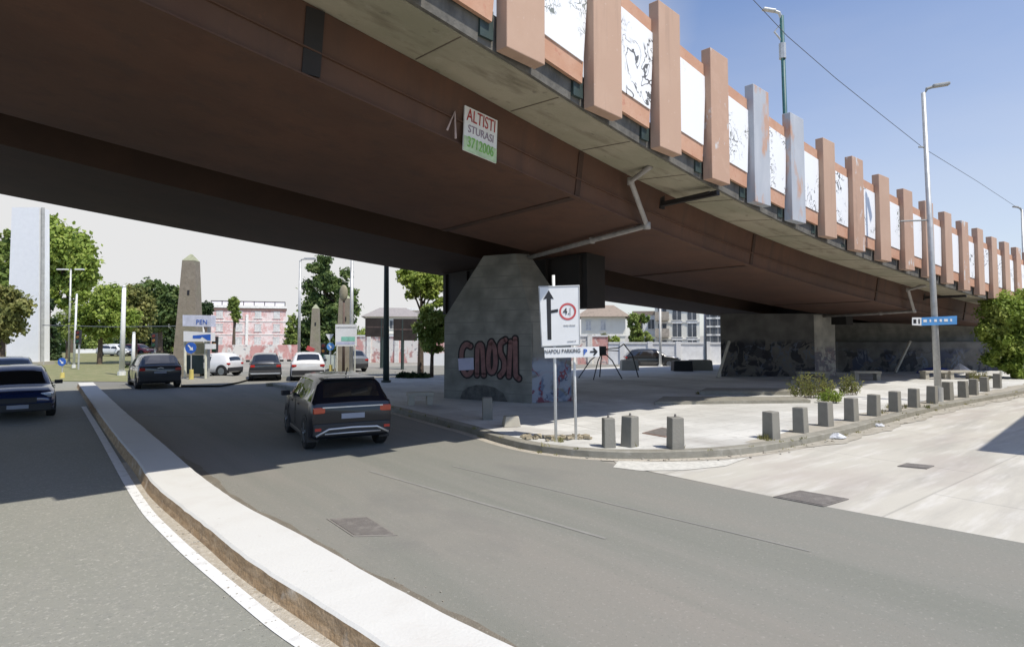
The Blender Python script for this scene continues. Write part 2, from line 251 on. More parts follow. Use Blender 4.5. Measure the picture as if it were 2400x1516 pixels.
# ------------------------------------------------------------------ mesh helpers
class MB:
    def __init__(s): s.v = []; s.f = []; s.mi = []; s.mats = []; s.m = 0
    def mat(s, m):
        if m not in s.mats: s.mats.append(m)
        s.m = s.mats.index(m); return s
    def add(s, vs, fs):
        o = len(s.v); s.v += [tuple(v) for v in vs]
        for f in fs: s.f.append(tuple(i + o for i in f)); s.mi.append(s.m)
        return s
    def box(s, c, d, rz=0.0, rx=0.0, ry=0.0, taper=1.0):
        rot = Matrix.Rotation(rz, 3, 'Z') @ Matrix.Rotation(ry, 3, 'Y') @ Matrix.Rotation(rx, 3, 'X'); c = Vector(c); vs = []
        for z in (-.5, .5):
            k = taper if z > 0 else 1.0
            for x, y in ((-.5, -.5), (.5, -.5), (.5, .5), (-.5, .5)): vs.append(c + rot @ Vector((x * d[0] * k, y * d[1] * k, z * d[2])))
        return s.add(vs, [(3, 2, 1, 0), (4, 5, 6, 7), (0, 1, 5, 4), (1, 2, 6, 5), (2, 3, 7, 6), (3, 0, 4, 7)])
    def prism(s, poly, z0, z1, top=None):
        n = len(poly); top = top or poly
        a = sum(poly[i][0] * poly[(i + 1) % n][1] - poly[(i + 1) % n][0] * poly[i][1] for i in range(n))
        if a < 0: poly = poly[::-1]; top = top[::-1]
        vs = [(p[0], p[1], z0) for p in poly] + [(p[0], p[1], z1) for p in top]
        return s.add(vs, [tuple(range(n))[::-1], tuple(range(n, 2 * n))] + [(i, (i + 1) % n, n + (i + 1) % n, n + i) for i in range(n)])
    def tube(s, pts, r, n=8, cap=True):
        pts = [Vector(p) for p in pts]; rs = r if isinstance(r, (list, tuple)) else [r] * len(pts); vs = []; fs = []
        for i, p in enumerate(pts):
            d = (pts[min(i + 1, len(pts) - 1)] - pts[max(i - 1, 0)]).normalized()
            up = Vector((0, 0, 1)) if abs(d.z) < .9 else Vector((1, 0, 0)); a = d.cross(up).normalized(); b = d.cross(a).normalized()
            for k in range(n): t = 2 * math.pi * k / n; vs.append(p + (a * math.cos(t) + b * math.sin(t)) * rs[i])
        for i in range(len(pts) - 1):
            for k in range(n): k2 = (k + 1) % n; fs.append((i * n + k, i * n + k2, (i + 1) * n + k2, (i + 1) * n + k))
        if cap: fs.append(tuple(range(n))[::-1]); fs.append(tuple(range((len(pts) - 1) * n, len(pts) * n)))
        return s.add(vs, fs)
    def lathe(s, prof, n=16, c=(0, 0, 0), axis='Z'):
        vs = []; fs = []
        for r, h in prof:
            for k in range(n):
                t = 2 * math.pi * k / n; x, y = r * math.cos(t), r * math.sin(t)
                p = (x, y, h) if axis == 'Z' else (h, x, y) if axis == 'X' else (x, h, y)
                vs.append((p[0] + c[0], p[1] + c[1], p[2] + c[2]))
        for i in range(len(prof) - 1):
            for k in range(n): k2 = (k + 1) % n; fs.append((i * n + k, i * n + k2, (i + 1) * n + k2, (i + 1) * n + k))
        fs.append(tuple(range(n))[::-1]); fs.append(tuple(range((len(prof) - 1) * n, len(prof) * n)))
        return s.add(vs, fs)
    def build(s, name, parent=None, m=None, smooth=False, bevel=0.0, org=None):
        if m is not None: s.mats = [m]; s.mi = [0] * len(s.f)
        me = bpy.data.meshes.new(name); vs = s.v
        if org is not None: vs = [(v[0] - org[0], v[1] - org[1], v[2] - org[2]) for v in vs]
        me.from_pydata(vs, [], s.f)
        for x in s.mats: me.materials.append(x)
        for i, p in enumerate(me.polygons): p.material_index = s.mi[i]; p.use_smooth = smooth
        me.update()
        o = bpy.data.objects.new(name, me); scn.collection.objects.link(o)
        if org is not None: o.location = org
        if parent: o.parent = parent
        if bevel:
            b = o.modifiers.new('bevel', 'BEVEL'); b.width = bevel; b.segments = 2; b.limit_method = 'ANGLE'; b.angle_limit = R(40)
        return o
def tag(o, label=None, cat=None, group=None, kind=None):
    if label: o['label'] = label
    if cat: o['category'] = cat
    if group: o['group'] = group
    if kind: o['kind'] = kind
    return o
def thing(name, label, cat, loc=(0, 0, 0), rz=0.0, group=None):
    o = bpy.data.objects.new(name, None); scn.collection.objects.link(o); o.location = loc; o.rotation_euler = (0, 0, rz); o.empty_display_size = .3
    return tag(o, label, cat, group)
def copy_tree(o, parent=None):
    c = o.copy(); scn.collection.objects.link(c)
    if parent: c.parent = parent
    for ch in list(o.children): copy_tree(ch, c)
    return c
def struct(name, mb, m=None, smooth=False, label=None): 
    o = mb.build(name, m=m, smooth=smooth); return tag(o, label=label, kind='structure')
def sheet(name, poly, z, m, label=None):
    n = len(poly); a = sum(poly[i][0] * poly[(i + 1) % n][1] - poly[(i + 1) % n][0] * poly[i][1] for i in range(n))
    if a < 0: poly = poly[::-1]
    mb = MB(); mb.add([(p[0], p[1], z) for p in poly], [tuple(range(n))]); return struct(name, mb, m, label=label)
def text(name, body, size, mw, m, parent=None, extrude=.004, offset=0.0, bevel=0.0, shear=0.0, sx=1.0):
    """lettering as a mesh; mw places the text plane (x = reading direction, y = up)"""
    cu = bpy.data.curves.new(name, 'FONT'); cu.body = body; cu.size = size; cu.align_x = 'CENTER'; cu.align_y = 'CENTER'; cu.extrude = extrude; cu.offset = offset; cu.shear = shear; cu.resolution_u = 4
    tmp = bpy.data.objects.new('tmp', cu); scn.collection.objects.link(tmp)
    dg = bpy.context.evaluated_depsgraph_get(); me = bpy.data.meshes.new_from_object(tmp.evaluated_get(dg)); bpy.data.objects.remove(tmp)
    me.name = name; me.transform(Matrix.Diagonal((sx, 1, 1, 1))); me.materials.clear(); me.materials.append(m)
    o = bpy.data.objects.new(name, me); scn.collection.objects.link(o); o.matrix_local = mw
    if parent: o.parent = parent
    return o
def frame(o, xdir, ydir=(0, 0, 1)):
    x = Vector(xdir).normalized(); y = Vector(ydir); z = x.cross(y).normalized(); y = z.cross(x).normalized()
    return Matrix(((x.x, y.x, z.x, o[0]), (x.y, y.y, z.y, o[1]), (x.z, y.z, z.z, o[2]), (0, 0, 0, 1)))
# ================================================================== GROUND
def poly_uv(l): return [S(u, v) for u, v in l]
sheet('ground', [(-900, -300), (900, -300), (900, 1500), (-900, 1500)], -.012, mat('far_ground', (.30, .28, .24), rough=.95, var=.2, scale=.2, bump=.2))
sheet('left_road', poly_uv([(-14, -12), (2.1, -12), (2.1, 60), (-14, 60)]), 0.0, M_asph2)
sheet('main_road', poly_uv([(2.1, -12), (9.6, -12), (9.45, 2), (9.1, 4.8), (8.9, 8.0), (9.4, 12), (9.4, 62), (2.1, 62)]), 0.0, M_asph)
sheet('side_street', poly_uv([(9.6, -12), (75, -12), (75, 9), (9.6, 9), (8.95, 8.0), (9.104, 4.8), (9.454, 2)]), -.003, M_conc_st)
sheet('cross_road', poly_uv([(9.4, 30.6), (70, 30.6), (70, 44), (9.4, 44)]), 0.0, M_asph)
M_seam_l = layered('pale_seam', (.235, .228, .205), [((.28, .27, .24), 4, .45, .65, ONE, .8)], bump=.2)
M_seam_d = layered('dark_seam', (.20, .192, .17), [((.22, .215, .19), 1.2, .40, .55, ONE, .9)], bump=.2)
# median kerb
ML = [(2.9, 1.0), (2.58, 2.6)] ; MR = [(4.2, 0.6), (3.72, 2.2)]
Lpx = [(905, 1516), (768, 1425), (699, 1381), (581, 1315), (491, 1235), (406, 1173), (350, 1126), (326, 1083)]
Rpx = [(1221, 1516), (1125, 1473), (904, 1361), (699, 1244), (572, 1183), (491, 1126), (455, 1100), (425, 1072)]
def uvof(p): return (p[0] * UX + p[1] * UY, -p[0] * UY + p[1] * UX)
ZM = .2
Lu = [uvof(G(x, y, ZM)) for x, y in Lpx]; Ru = [uvof(G(x, y, ZM)) for x, y in Rpx]
farL = [(1.56, 15), (1.58, 19.2), (1.62, 23), (1.72, 31.5)]; farR = [(2.26, 14.5), (2.27, 17), (2.27, 21.8), (2.36, 31.5)]
l0 = Lu[0]; r0 = Ru[0]
Lall = [(l0[0] + .75, l0[1] - 4.4), (l0[0] + .20, l0[1] - 1.5)] + Lu + farL
Rall = [(r0[0] + .85, r0[1] - 4.0), (r0[0] + .24, r0[1] - 1.3)] + Ru + farR
random.seed(4)
def resample(pts, step=.16):
    out = []
    for i in range(len(pts) - 1):
        a, b = pts[i], pts[i + 1]; d = math.hypot(b[0] - a[0], b[1] - a[1]); n = max(1, int(d / step))
        for k in range(n): t = k / n; out.append((a[0] + (b[0] - a[0]) * t, a[1] + (b[1] - a[1]) * t))
    out.append(pts[-1]); return out
N = 160
def even(pts, n):
    ds = [0]
    for i in range(1, len(pts)): ds.append(ds[-1] + math.hypot(pts[i][0] - pts[i - 1][0], pts[i][1] - pts[i - 1][1]))
    out = []; j = 0
    for k in range(n):
        d = ds[-1] * k / (n - 1)
        while j < len(ds) - 2 and ds[j + 1] < d: j += 1
        t = (d - ds[j]) / max(1e-6, ds[j + 1] - ds[j]); a, b = pts[j], pts[j + 1]; out.append((a[0] + (b[0] - a[0]) * t, a[1] + (b[1] - a[1]) * t))
    return out
def smooth(pts, it=6):
    for _ in range(it): pts = [pts[0]] + [((pts[i - 1][0] + 2 * pts[i][0] + pts[i + 1][0]) / 4, (pts[i - 1][1] + 2 * pts[i][1] + pts[i + 1][1]) / 4) for i in range(1, len(pts) - 1)] + [pts[-1]]
    return pts
def curve_u(pts, v):
    pts = sorted(pts, key=lambda p: p[1])
    if v <= pts[0][1]: a_, b_ = pts[0], pts[1]
    elif v >= pts[-1][1]: a_, b_ = pts[-2], pts[-1]
    else:
        j = max(i for i in range(len(pts) - 1) if pts[i][1] <= v); a_, b_ = pts[j], pts[j + 1]
    return a_[0] + (b_[0] - a_[0]) * (v - a_[1]) / (b_[1] - a_[1])
VV = [(-.5 + 36.5 * (i / (N - 1)) ** 1.35) for i in range(N)]
def gsm(us, it):
    for _ in range(it): us = [us[0]] + [(us[i - 1] + 2 * us[i] + us[i + 1]) / 4 for i in range(1, len(us) - 1)] + [us[-1]]
    return us
Le = list(zip(gsm([curve_u(Lall, v) for v in VV], 14), VV)); Re = list(zip(gsm([curve_u(Rall, v) for v in VV], 14), VV))
mb = MB(); vs = []
for i in range(N):
    j1 = random.uniform(-.006, .006); j2 = random.uniform(-.005, .005); zz = ZM + random.uniform(-.002, .002)
    a = S(*Le[i]); b = S(*Re[i]); 
    vs += [S(Le[i][0] - .05, Le[i][1], -.01), S(Le[i][0] - .02 + j1 * .5, Le[i][1], ZM * .35), S(Le[i][0] + j1, Le[i][1], zz - .02), S(Le[i][0] + .03 + j1, Le[i][1], zz), S(Re[i][0] - .03 + j2, Re[i][1], zz), S(Re[i][0] + j2, Re[i][1], zz - .03), S(Re[i][0] + .03, Re[i][1], -.01)]
mb.mat(M_white); mb.mat(M_medside); K = 7
mb.v = [tuple(v) for v in vs]
for i in range(N - 1):
    for k in range(K - 1):
        mb.f.append((i * K + k, i * K + k + 1, (i + 1) * K + k + 1, (i + 1) * K + k)); mb.mi.append(1 if k in (0, 1, 5) else 0)
mb.f.append(tuple(range(K))); mb.mi.append(1); mb.f.append(tuple(range((N - 1) * K, N * K))[::-1]); mb.mi.append(0)
med = mb.build('median_kerb'); tag(med, kind='structure')
def ribbon(name, left, right, z, m):
    n = len(left); mb = MB(); mb.add([S(p[0], p[1], z) for p in left] + [S(p[0], p[1], z) for p in right], [(i, n + i, n + i + 1, i + 1) for i in range(n - 1)]); return struct(name, mb, m)
def wob(i, a, sd=0): return a * (math.sin(i * .37 + sd) + math.sin(i * .93 + 2 * sd) * .6 + math.sin(i * 2.1 + sd) * .3)
near = [i for i in range(N) if Le[i][1] < 14.2]
ribbon('gritty_gutter', [(Le[i][0] - .20, Le[i][1]) for i in near], [(Le[i][0] - .03, Le[i][1]) for i in near], .004, M_gritty)
ribbon('dirt_strip', [(Re[i][0] + .01, Re[i][1]) for i in near], [(Re[i][0] + .30 + wob(i, .035), Re[i][1]) for i in near], .004, M_gutter)
lpx = [(680, 1485), (543, 1372), (444, 1291), (359, 1206), (309, 1117)]
lu = [uvof(G(x, y, 0)) for x, y in lpx]; lu[3] = (1.38, 9.83)
lu = [(lu[0][0] + .75, lu[0][1] - 3.0), (lu[0][0] + .27, lu[0][1] - 1.3)] + lu[:-1] + [(1.37, 11.2), (1.38, 12.7), (1.42, 16), (1.46, 20), (1.5, 26)]
le = smooth(even(lu, 120), 5)
ribbon('edge_line', [(p[0] - .10, p[1]) for p in le], [(p[0] + .04, p[1]) for p in le], .008, M_paint)
for i, (a, b) in enumerate([((500, 965), (640, 968)), ((330, 972), (460, 974)), ((150, 985), (230, 975)), ((20, 998), (110, 990)), ((560, 950), (576, 950)), ((590, 950), (606, 951))]):
    p = G(*a); q = G(*b); d = (q - p).normalized(); nrm = Vector((-d.y, d.x, 0)) * .05
    sheet('faded_line', [p - nrm, q - nrm, q + nrm, p + nrm], .007, M_faded)
# plaza
kp = [(920, 965), (1010, 990), (1100, 1014), (1150, 1032), (1200, 1047), (1260, 1060), (1320, 1068), (1430, 1076), (1560, 1076), (1700, 1070), (1780, 1061), (1850, 1049), (1925, 1033), (2000, 1015), (2100, 986), (2200, 960), (2300, 941), (2380, 927)]
ku = [(9.25, 31), (9.25, 24)] + [uvof(G(x, y, 0)) for x, y in kp] + [(40, 7.0), (72, 7.0)]
ke = smooth(even(ku, 240), 3)
def inset(pts, d):
    out = []
    for i, p in enumerate(pts):
        a = pts[max(0, i - 1)]; b = pts[min(len(pts) - 1, i + 1)]; t = (b[0] - a[0], b[1] - a[1]); L = math.hypot(*t) or 1; out.append((p[0] - t[1] / L * d, p[1] + t[0] / L * d))
    return out
ki = inset(ke, .26)
ZP = .15
mb = MB(); n = len(ke)
mb.add([S(p[0], p[1], -.01) for p in ke] + [S(p[0], p[1], ZP - .015) for p in ke] + [S(p[0], p[1], ZP) for p in inset(ke, .02)] + [S(p[0], p[1], ZP) for p in ki],
       [f for i in range(n - 1) for f in ((i, i + 1, n + i + 1, n + i), (n + i, n + i + 1, 2 * n + i + 1, 2 * n + i), (2 * n + i, 2 * n + i + 1, 3 * n + i + 1, 3 * n + i))])
struct('kerb', mb, M_kerb)
sheet('plaza', [S(*p) for p in ki] + [S(72, 30.6), S(9.5, 30.6)], ZP - .004, M_plaza)
mb = MB(); mb.box(S(40, 30.7, .06), (62, .2, .2), rz=UANG); struct('far_kerb', mb, M_kerb)
near = [i for i in range(n) if 12 < i < 210]
ke2 = inset(ke, -.22)
ribbon('kerb_gutter', [ke2[i] if True else 0 for i in near], [ke[i] for i in near], .003, M_gritty)
wpx = [(1437, 1095), (1450, 1080), (1530, 1082), (1600, 1083), (1700, 1079), (1760, 1070), (1700, 1092), (1600, 1102), (1500, 1103)]
sheet('pale_gutter_patch', [G(x, y) for x, y in wpx], .006, mat('pale_patch', (.55, .535, .48), rough=.9, var=.15, scale=9))
M_dirty = layered('dirty_paving', (.38, .35, .29), [((.27, .245, .19), 2, .45, .65, ONE, .8), ((.50, .47, .41), 6, .55, .7, ONE, .6)], bump=.4)
rgt = [i for i in range(n) if ke[i][0] > 12.0 and i > 60]
kin1 = inset(ke, .262); kin2 = [(p[0], p[1] + .55 * min(1, (p[0] - 12) / 2.5) + .08 * math.sin(i * .7) + .05 * math.sin(i * 1.9)) for i, p in enumerate(kin1)]
ribbon('dirty_edge', [kin2[i] for i in rgt], [kin1[i] for i in rgt], ZP + .002, M_dirty)
kout = inset(ke, -.004); kout2 = [(p[0], p[1] - .42 * min(1, max(0, p[0] - 12) / 2.5) - .07 * math.sin(i * .8) - .05 * math.sin(i * 2.3)) for i, p in enumerate(kout)]
ribbon('street_gutter', [kout[i] for i in rgt], [kout2[i] for i in rgt], .008, M_dirty)
for a_, b_, m_, w_ in (((868, 1104), (1420, 1262), M_seam_l, .03), ((1062, 1092), (1900, 1292), M_seam_l, .02)):
    p = G(*a_); q = G(*b_); pts_ = [p.lerp(q, t / 14) for t in range(15)]; d = (q - p).normalized(); nr = Vector((-d.y, d.x, 0)); random.seed(a_[0])
    for t in range(15): pts_[t] = pts_[t] + nr * random.uniform(-.006, .006)
    mb = MB(); mb.add([(v.x - nr.x * w_, v.y - nr.y * w_, .005) for v in pts_] + [(v.x + nr.x * w_, v.y + nr.y * w_, .005) for v in pts_], [(i, i + 1, 16 + i, 15 + i) for i in range(14)]); struct('road_seam', mb, m_)
# raised strips on the plaza
def strip(pts, z1, m, name, z0=.1):
    mb = MB(); mb.prism([G(x, y, ZP) for x, y in pts], z0, z1); return struct(name, mb, m)
strip([(1535, 948), (1555, 935), (1880, 936), (1900, 944)], .25, M_kerb, 'low_step')
strip([(1640, 925), (1655, 917), (1900, 918), (1900, 926)], .30, M_kerb, 'upper_step')
# manhole covers and patches
def cover(pts, m, label, name='manhole_cover', z=.009):
    P = [G(x, y) for x, y in pts]; c = sum(P, Vector()) / len(P)
    mb = MB(); mb.mat(m); mb.prism([p - c for p in P], z - .02, z + .004); inn = [(p - c) * .88 for p in P]; mb.mat(M_iron if m != M_iron else M_reddirt if False else m); mb.prism(inn, z, z + .010)
    o = mb.build(name); o.location = c; tag(o, label, 'manhole cover'); return o
cover([(1812, 1165), (1875, 1150), (1990, 1170), (1930, 1188)], M_iron, 'large dark square manhole cover at the edge of the pale street')
cover([(2103, 1093), (2125, 1086), (2190, 1092), (2172, 1099)], M_iron, 'small flat manhole cover in the middle of the pale side street')
cover([(765, 1216), (862, 1211), (932, 1255), (828, 1258)], layered('road_patch', (.215, .20, .175), [((.26, .235, .21), 8, .45, .7, ONE, .7)], bump=.3), 'square service cover in the asphalt beside the white median', 'manhole_cover', .004)
o = cover([(1505, 1030), (1552, 1016), (1603, 1026), (1560, 1040)], M_reddirt, 'reddish square cover in the plaza paving beside the lone bollard'); o.location.z = ZP
# grass verge
sheet('grass_verge', [G(60, 893), G(300, 895), G(425, 884), G(428, 856), AT(300, 800, 90).to_2d(), AT(-60, 800, 90).to_2d()], .02, layered('verge_grass', (.20, .20, .09), [((.28, .25, .13), 1.2, .45, .65, ONE, .8), ((.13, .17, .05), 3, .5, .7, ONE, .7), ((.42, .38, .28), 2, .62, .72, ONE, .6)], bump=.8))
sheet('traffic_island', [G(425, 908), G(520, 907), G(560, 899), G(600, 888), G(520, 884), G(425, 888)], .10, M_kerb)
# ================================================================== VIADUCT
def zb(u):
    return 7.1 - .13 * u + .001 * u * u if u < 60 else 2.9 - .01 * (u - 60)
def wN(u):
    if u < 6.66: return 7.83 + .12 * (u - 6.66)
    return 9.4 - .0042 * max(0, 26 - u) ** 2
def wF(u): return 26.4 - .1 * u
via = thing('road_viaduct', 'brown steel and concrete road viaduct ramping down to the right over the plaza', 'viaduct', S(14, 17, 0))
VO = Vector(via.location)
US = [x * .5 for x in range(-50, 153)]
def loft(name, prof, m, us=US, closed=True, parent=via, label=None):
    mb = MB(); sec = [[S(u, v, z) for v, z in prof(u)] for u in us]; k = len(sec[0])
    for s_ in sec: mb.v += [tuple(p - VO) for p in s_]
    for i in range(len(us) - 1):
        for j in range(k if closed else k - 1):
            j2 = (j + 1) % k; mb.f.append((i * k + j, (i + 1) * k + j, (i + 1) * k + j2, i * k + j2)); mb.mi.append(0)
    mb.f.append(tuple(range(k))); mb.mi.append(0); e = (len(us) - 1) * k; mb.f.append(tuple(range(e, e + k))[::-1]); mb.mi.append(0)
    o = mb.build(name, parent, m)
    if label: o['label'] = label
    return o
loft('deck_soffit', lambda u: [(wN(u) + .42, zb(u) + .93), (wN(u) + 1.95, zb(u) + 1.1), (wF(u) - .1, zb(u) + 1.1), (wF(u) + 1.6, zb(u) + .95), (wF(u) + 1.6, zb(u) + 1.2), (wN(u) + .42, zb(u) + 1.2)], M_soffit)
loft('edge_beam', lambda u: [(wN(u) + .34, zb(u) + .95), (wN(u) + .30, zb(u) + 1.55), (wN(u) + .75, zb(u) + 1.55), (wN(u) + .75, zb(u) + 1.203), (wN(u) + .415, zb(u) + 1.203), (wN(u) + .415, zb(u) + .95)], M_fascia)
loft('road_deck', lambda u: [(wN(u) + .76, zb(u) + 1.205), (wF(u) + 1.6, zb(u) + 1.205), (wF(u) + 1.6, zb(u) + 1.7), (wN(u) + .76, zb(u) + 1.5)], M_conc)
loft('far_parapet', lambda u: [(wF(u) + 1.62, zb(u) + 1.0), (wF(u) + 1.82, zb(u) + 1.0), (wF(u) + 1.82, zb(u) + 3.9), (wF(u) + 1.62, zb(u) + 3.9)], M_pil)
loft('box_girder', lambda u: [(wN(u) + 2.15, zb(u)), (16.6, zb(u)), (16.6, zb(u) + 1.09), (wN(u) + 1.97, zb(u) + 1.09)], M_rust)
loft('box_girder', lambda u: [(19.4, zb(u)), (wF(u), zb(u)), (wF(u), zb(u) + 1.09), (19.4, zb(u) + 1.09)], layered('painted_shade_steel', (.048, .025, .015), [((.070, .036, .021), .6, .45, .7, ONE, .8)], rough=.8, bump=.1))  # far girder is the same brown steel; shade put into a darker colour
loft('bottom_flange', lambda u: [(wN(u) + 2.09, zb(u) - .035), (wN(u) + 2.24, zb(u) - .035), (wN(u) + 2.24, zb(u) - .003), (wN(u) + 2.09, zb(u) - .003)], M_rust)
loft('web_stiffener', lambda u: [(wN(u) + 2.03, zb(u) + .40), (wN(u) + 2.15, zb(u) + .40), (wN(u) + 2.15, zb(u) + .425), (wN(u) + 2.03, zb(u) + .425)], M_rust)
for u in (3.4, 10.3, 19.6, 30.5, 43):
    a = wN(u) + 2.15; mb = MB(); c = (a + 16.6) / 2
    if u > 5: mb.box(S(u, c, zb(u) - .008) - VO, (.20, 16.6 - a, .04), rz=UANG, ry=.09)
    mb.box(S(u, (a + wN(u) + 1.97) / 2 - .01, zb(u) + .54) - VO, (.16 if u != 3.4 else .30, .05, 1.04), rz=UANG, rx=.16)
    mb.build('splice_plate', via, M_rustd if u < 5 else mat('splice_brown', (.06, .03, .018), var=.3, scale=3))
# joints cut across the cantilever soffit
for k in range(26):
    u = -3 + k * 2.48 + .9; mb = MB(); mb.box(S(u, wN(u) + 1.18, zb(u) + 1.012) - VO, (.022, 1.5, .012), rz=UANG, rx=.11); mb.build('soffit_joint', via, mat('joint_brown', (.14, .11, .08), var=.3, scale=4))
# steel crosshead behind the first pier
mb = MB(); mb.box(S(15.45, 19.5, 4.40) - VO, (.9, 9.4, 1.9), rz=UANG)
for k in range(6): mb.box(S(14.95, 15.1 + k * 1.75, 4.40) - VO, (.12, .08, 1.8), rz=UANG)
mb.build('steel_crosshead', via, M_rustd)
mb = MB(); mb.box(S(36.8, 19.0, 3.6) - VO, (.9, 7.4, 1.0), rz=UANG); mb.build('steel_crosshead', via, M_rustd)
def pier(A, B, C, sections, m, label):
    D = A + (C - B); cen = (A + B + C + D) / 4; mb = MB(); mb.v = []; ring = []
    for z, sx, sy in sections:
        ax = (B - A); o_ = len(mb.v)
        for P in (A, B, C, D):
            q = P - cen; ex = q.dot(ax.normalized()); rest = q - ax.normalized() * ex
            w = cen + ax.normalized() * (ex * sx) + rest * sy; mb.v.append(tuple(Vector((w.x, w.y, z)) - VO))
        ring.append(o_)
    for r in range(len(ring) - 1):
        for k in range(4): k2 = (k + 1) % 4; mb.f.append((ring[r] + k, ring[r] + k2, ring[r + 1] + k2, ring[r + 1] + k)); mb.mi.append(0)
    mb.f.append((0, 3, 2, 1)); mb.mi.append(0); e = ring[-1]; mb.f.append((e, e + 1, e + 2, e + 3)); mb.mi.append(0)
    o = mb.build('concrete_pier', via, m, bevel=.02); o['label'] = label; return o
A = G(1040, 932, ZP); B = G(1245, 945, ZP); C_ = G(1340, 940, ZP)
p1 = pier(A, B, C_, [(.1, 1, 1), (3.15, 1.0, 1), (5.45, .37, .34)], M_pier, 'concrete pier tapering to a narrow neck with bubble graffiti')
M_gp2 = graffiti('tagged_pier', (.15, .14, .125), 3.3, [(.04, .04, .05), (.12, .14, .18), (.02, .02, .025), (.15, .14, .12)], .75, 2.3)
M_gab = graffiti('tagged_wall', (.14, .135, .125), 9.3, [(.05, .06, .10), (.16, .18, .22), (.03, .03, .035), (.12, .11, .10)], .6, 1.7)
A2, B2, C2 = G(1690, 882, ZP), G(1910, 882, ZP), G(1960, 880, ZP); p2 = pier(A2, B2, C2, [(.1, 1, 1), (3.72, 1, 1)], M_gp2, 'broad rectangular concrete pier covered in dark graffiti')
e_ = (C2 - B2).normalized(); n_ = Vector((e_.y, -e_.x, 0)) * .006; mb = MB(); mb.add([B2 + n_ + e_ * .02 - VO, C2 + n_ - e_ * .02 - VO, C2 + n_ - e_ * .02 - VO + Vector((0, 0, 3.5)), B2 + n_ + e_ * .02 - VO + Vector((0, 0, 3.5))], [(0, 1, 2, 3)]); mb.build('painted_light_end', p2, graffiti('painted_light_end', (.50, .47, .40), 5.1, [(.16, .15, .18), (.3, .22, .22)], 1.6, 1.9))  # paler plate on the pier end: extra sky light put into its colour
A3 = G(1965, 872, ZP); B3 = G(2348, 868, ZP); mb = MB(); dn = Vector((-(B3 - A3).y, (B3 - A3).x, 0)).normalized() * 3
mb.prism([p - VO for p in (A3, B3, B3 + dn, A3 + dn)], .1, 2.05); o = mb.build('abutment_wall', via, M_gab); o['label'] = 'long low concrete abutment wall under the lowest end of the viaduct'
mb = MB(); d3 = dn.normalized(); mb.prism([p - VO for p in (A3 + d3 * 1.2, B3 + d3 * 1.2 + (B3 - A3) * .6, B3 + d3 * 9 + (B3 - A3) * .6, A3 + d3 * 9)], .1, 3.3); mb.build('abutment_backfill', via, M_pier)
# graffiti on the first pier face
fx = (B - A).normalized(); fn = Vector((fx.y, -fx.x, 0)).normalized()
def on_face(px, py, off=.012, P=None, Nn=None):
    P = P or A; Nn = Nn or fn
    r = ray(px, py); o_ = Vector((0, 0, CAMH)); t = (P - o_).dot(Nn) / r.dot(Nn); return o_ + r * t + Nn * off
# bubble letters: fat outlined strokes painted flat on the wall
def stroke_poly(pts, w, off, mw):
    mb = MB()
    pts = smooth([tuple(p) for p in even(pts, 26)], 3)
    for i in range(26):
        a = pts[max(0, i - 1)]; b = pts[min(25, i + 1)]; t = (b[0] - a[0], b[1] - a[1]); L = math.hypot(*t) or 1; nx, ny = -t[1] / L, t[0] / L
        ww = w * (1 if 0 < i < 25 else .8)
        mb.v.append((pts[i][0] + nx * ww, pts[i][1] + ny * ww, off)); mb.v.append((pts[i][0] - nx * ww, pts[i][1] - ny * ww, off))
    for i in range(25): mb.f.append((2 * i, 2 * i + 1, 2 * i + 3, 2 * i + 2)); mb.mi.append(0)
    for (cx, cy) in (pts[0], pts[-1]):
        o_ = len(mb.v)
        for k in range(14): t = 2 * math.pi * k / 14; mb.v.append((cx + w * math.cos(t), cy + w * math.sin(t), off))
        mb.f.append(tuple(range(o_, o_ + 14))); mb.mi.append(0)
    mb.v = [tuple(mw @ Vector(v) - VO) for v in mb.v]; return mb
mw = frame(on_face(1145, 845, 0), fx); dscale = (on_face(1245, 845, 0) - on_face(1045, 845, 0)).length / 200
def fpx(l): return [((x - 1145) * dscale, (845 - y) * dscale * 1.05) for x, y in l]
letters = [[(1102, 818), (1090, 812), (1080, 826), (1080, 860), (1092, 876), (1106, 868), (1104, 850)], [(1118, 872), (1119, 815), (1130, 812), (1134, 872)], [(1150, 812), (1144, 840), (1146, 866), (1156, 870), (1162, 852), (1160, 820), (1152, 810)], [(1184, 806), (1172, 812), (1172, 830), (1182, 844), (1182, 862), (1172, 872)], [(1192, 872), (1196, 810)], [(1206, 804), (1207, 872), (1214, 876)]]
inkm = mat('spray_black', (.022, .015, .014), rough=.7); pinkm = mat('spray_pink', (.21, .10, .09), rough=.7, var=.25, scale=4)
mbk = MB(); mbp = MB()
for Lt in letters:
    a = stroke_poly(fpx(Lt), .155, .006, mw); o_ = len(mbk.v); mbk.v += a.v; mbk.f += [tuple(i + o_ for i in f) for f in a.f]; mbk.mi += a.mi
for q, Lt in enumerate(letters):
    a = stroke_poly(fpx(Lt), .09, .010 + q * .0008, mw); o_ = len(mbp.v); mbp.v += a.v; mbp.f += [tuple(i + o_ for i in f) for f in a.f]; mbp.mi += a.mi
gb = mbk.build('graffiti_outline', via, inkm); gp = mbp.build('graffiti_fill', via, pinkm)
for g in (gb, gp): g.parent = p1
mb = MB(); P = [on_face(*q, .02) - VO for q in ((1074, 840), (1110, 838), (1111, 866), (1076, 868))]; Q = [on_face(*q, .0) - VO for q in ((1074, 840), (1110, 838), (1111, 866), (1076, 868))]
mb.add(P + Q, [(3, 2, 1, 0), (0, 1, 5, 4), (1, 2, 6, 5), (2, 3, 7, 6), (3, 0, 4, 7)])
o = mb.build('notice', p1, mat('lilac_paper', (.50, .48, .60), rough=.8, var=.08)); o['label'] = 'pale lilac paper notice pasted over the graffiti'
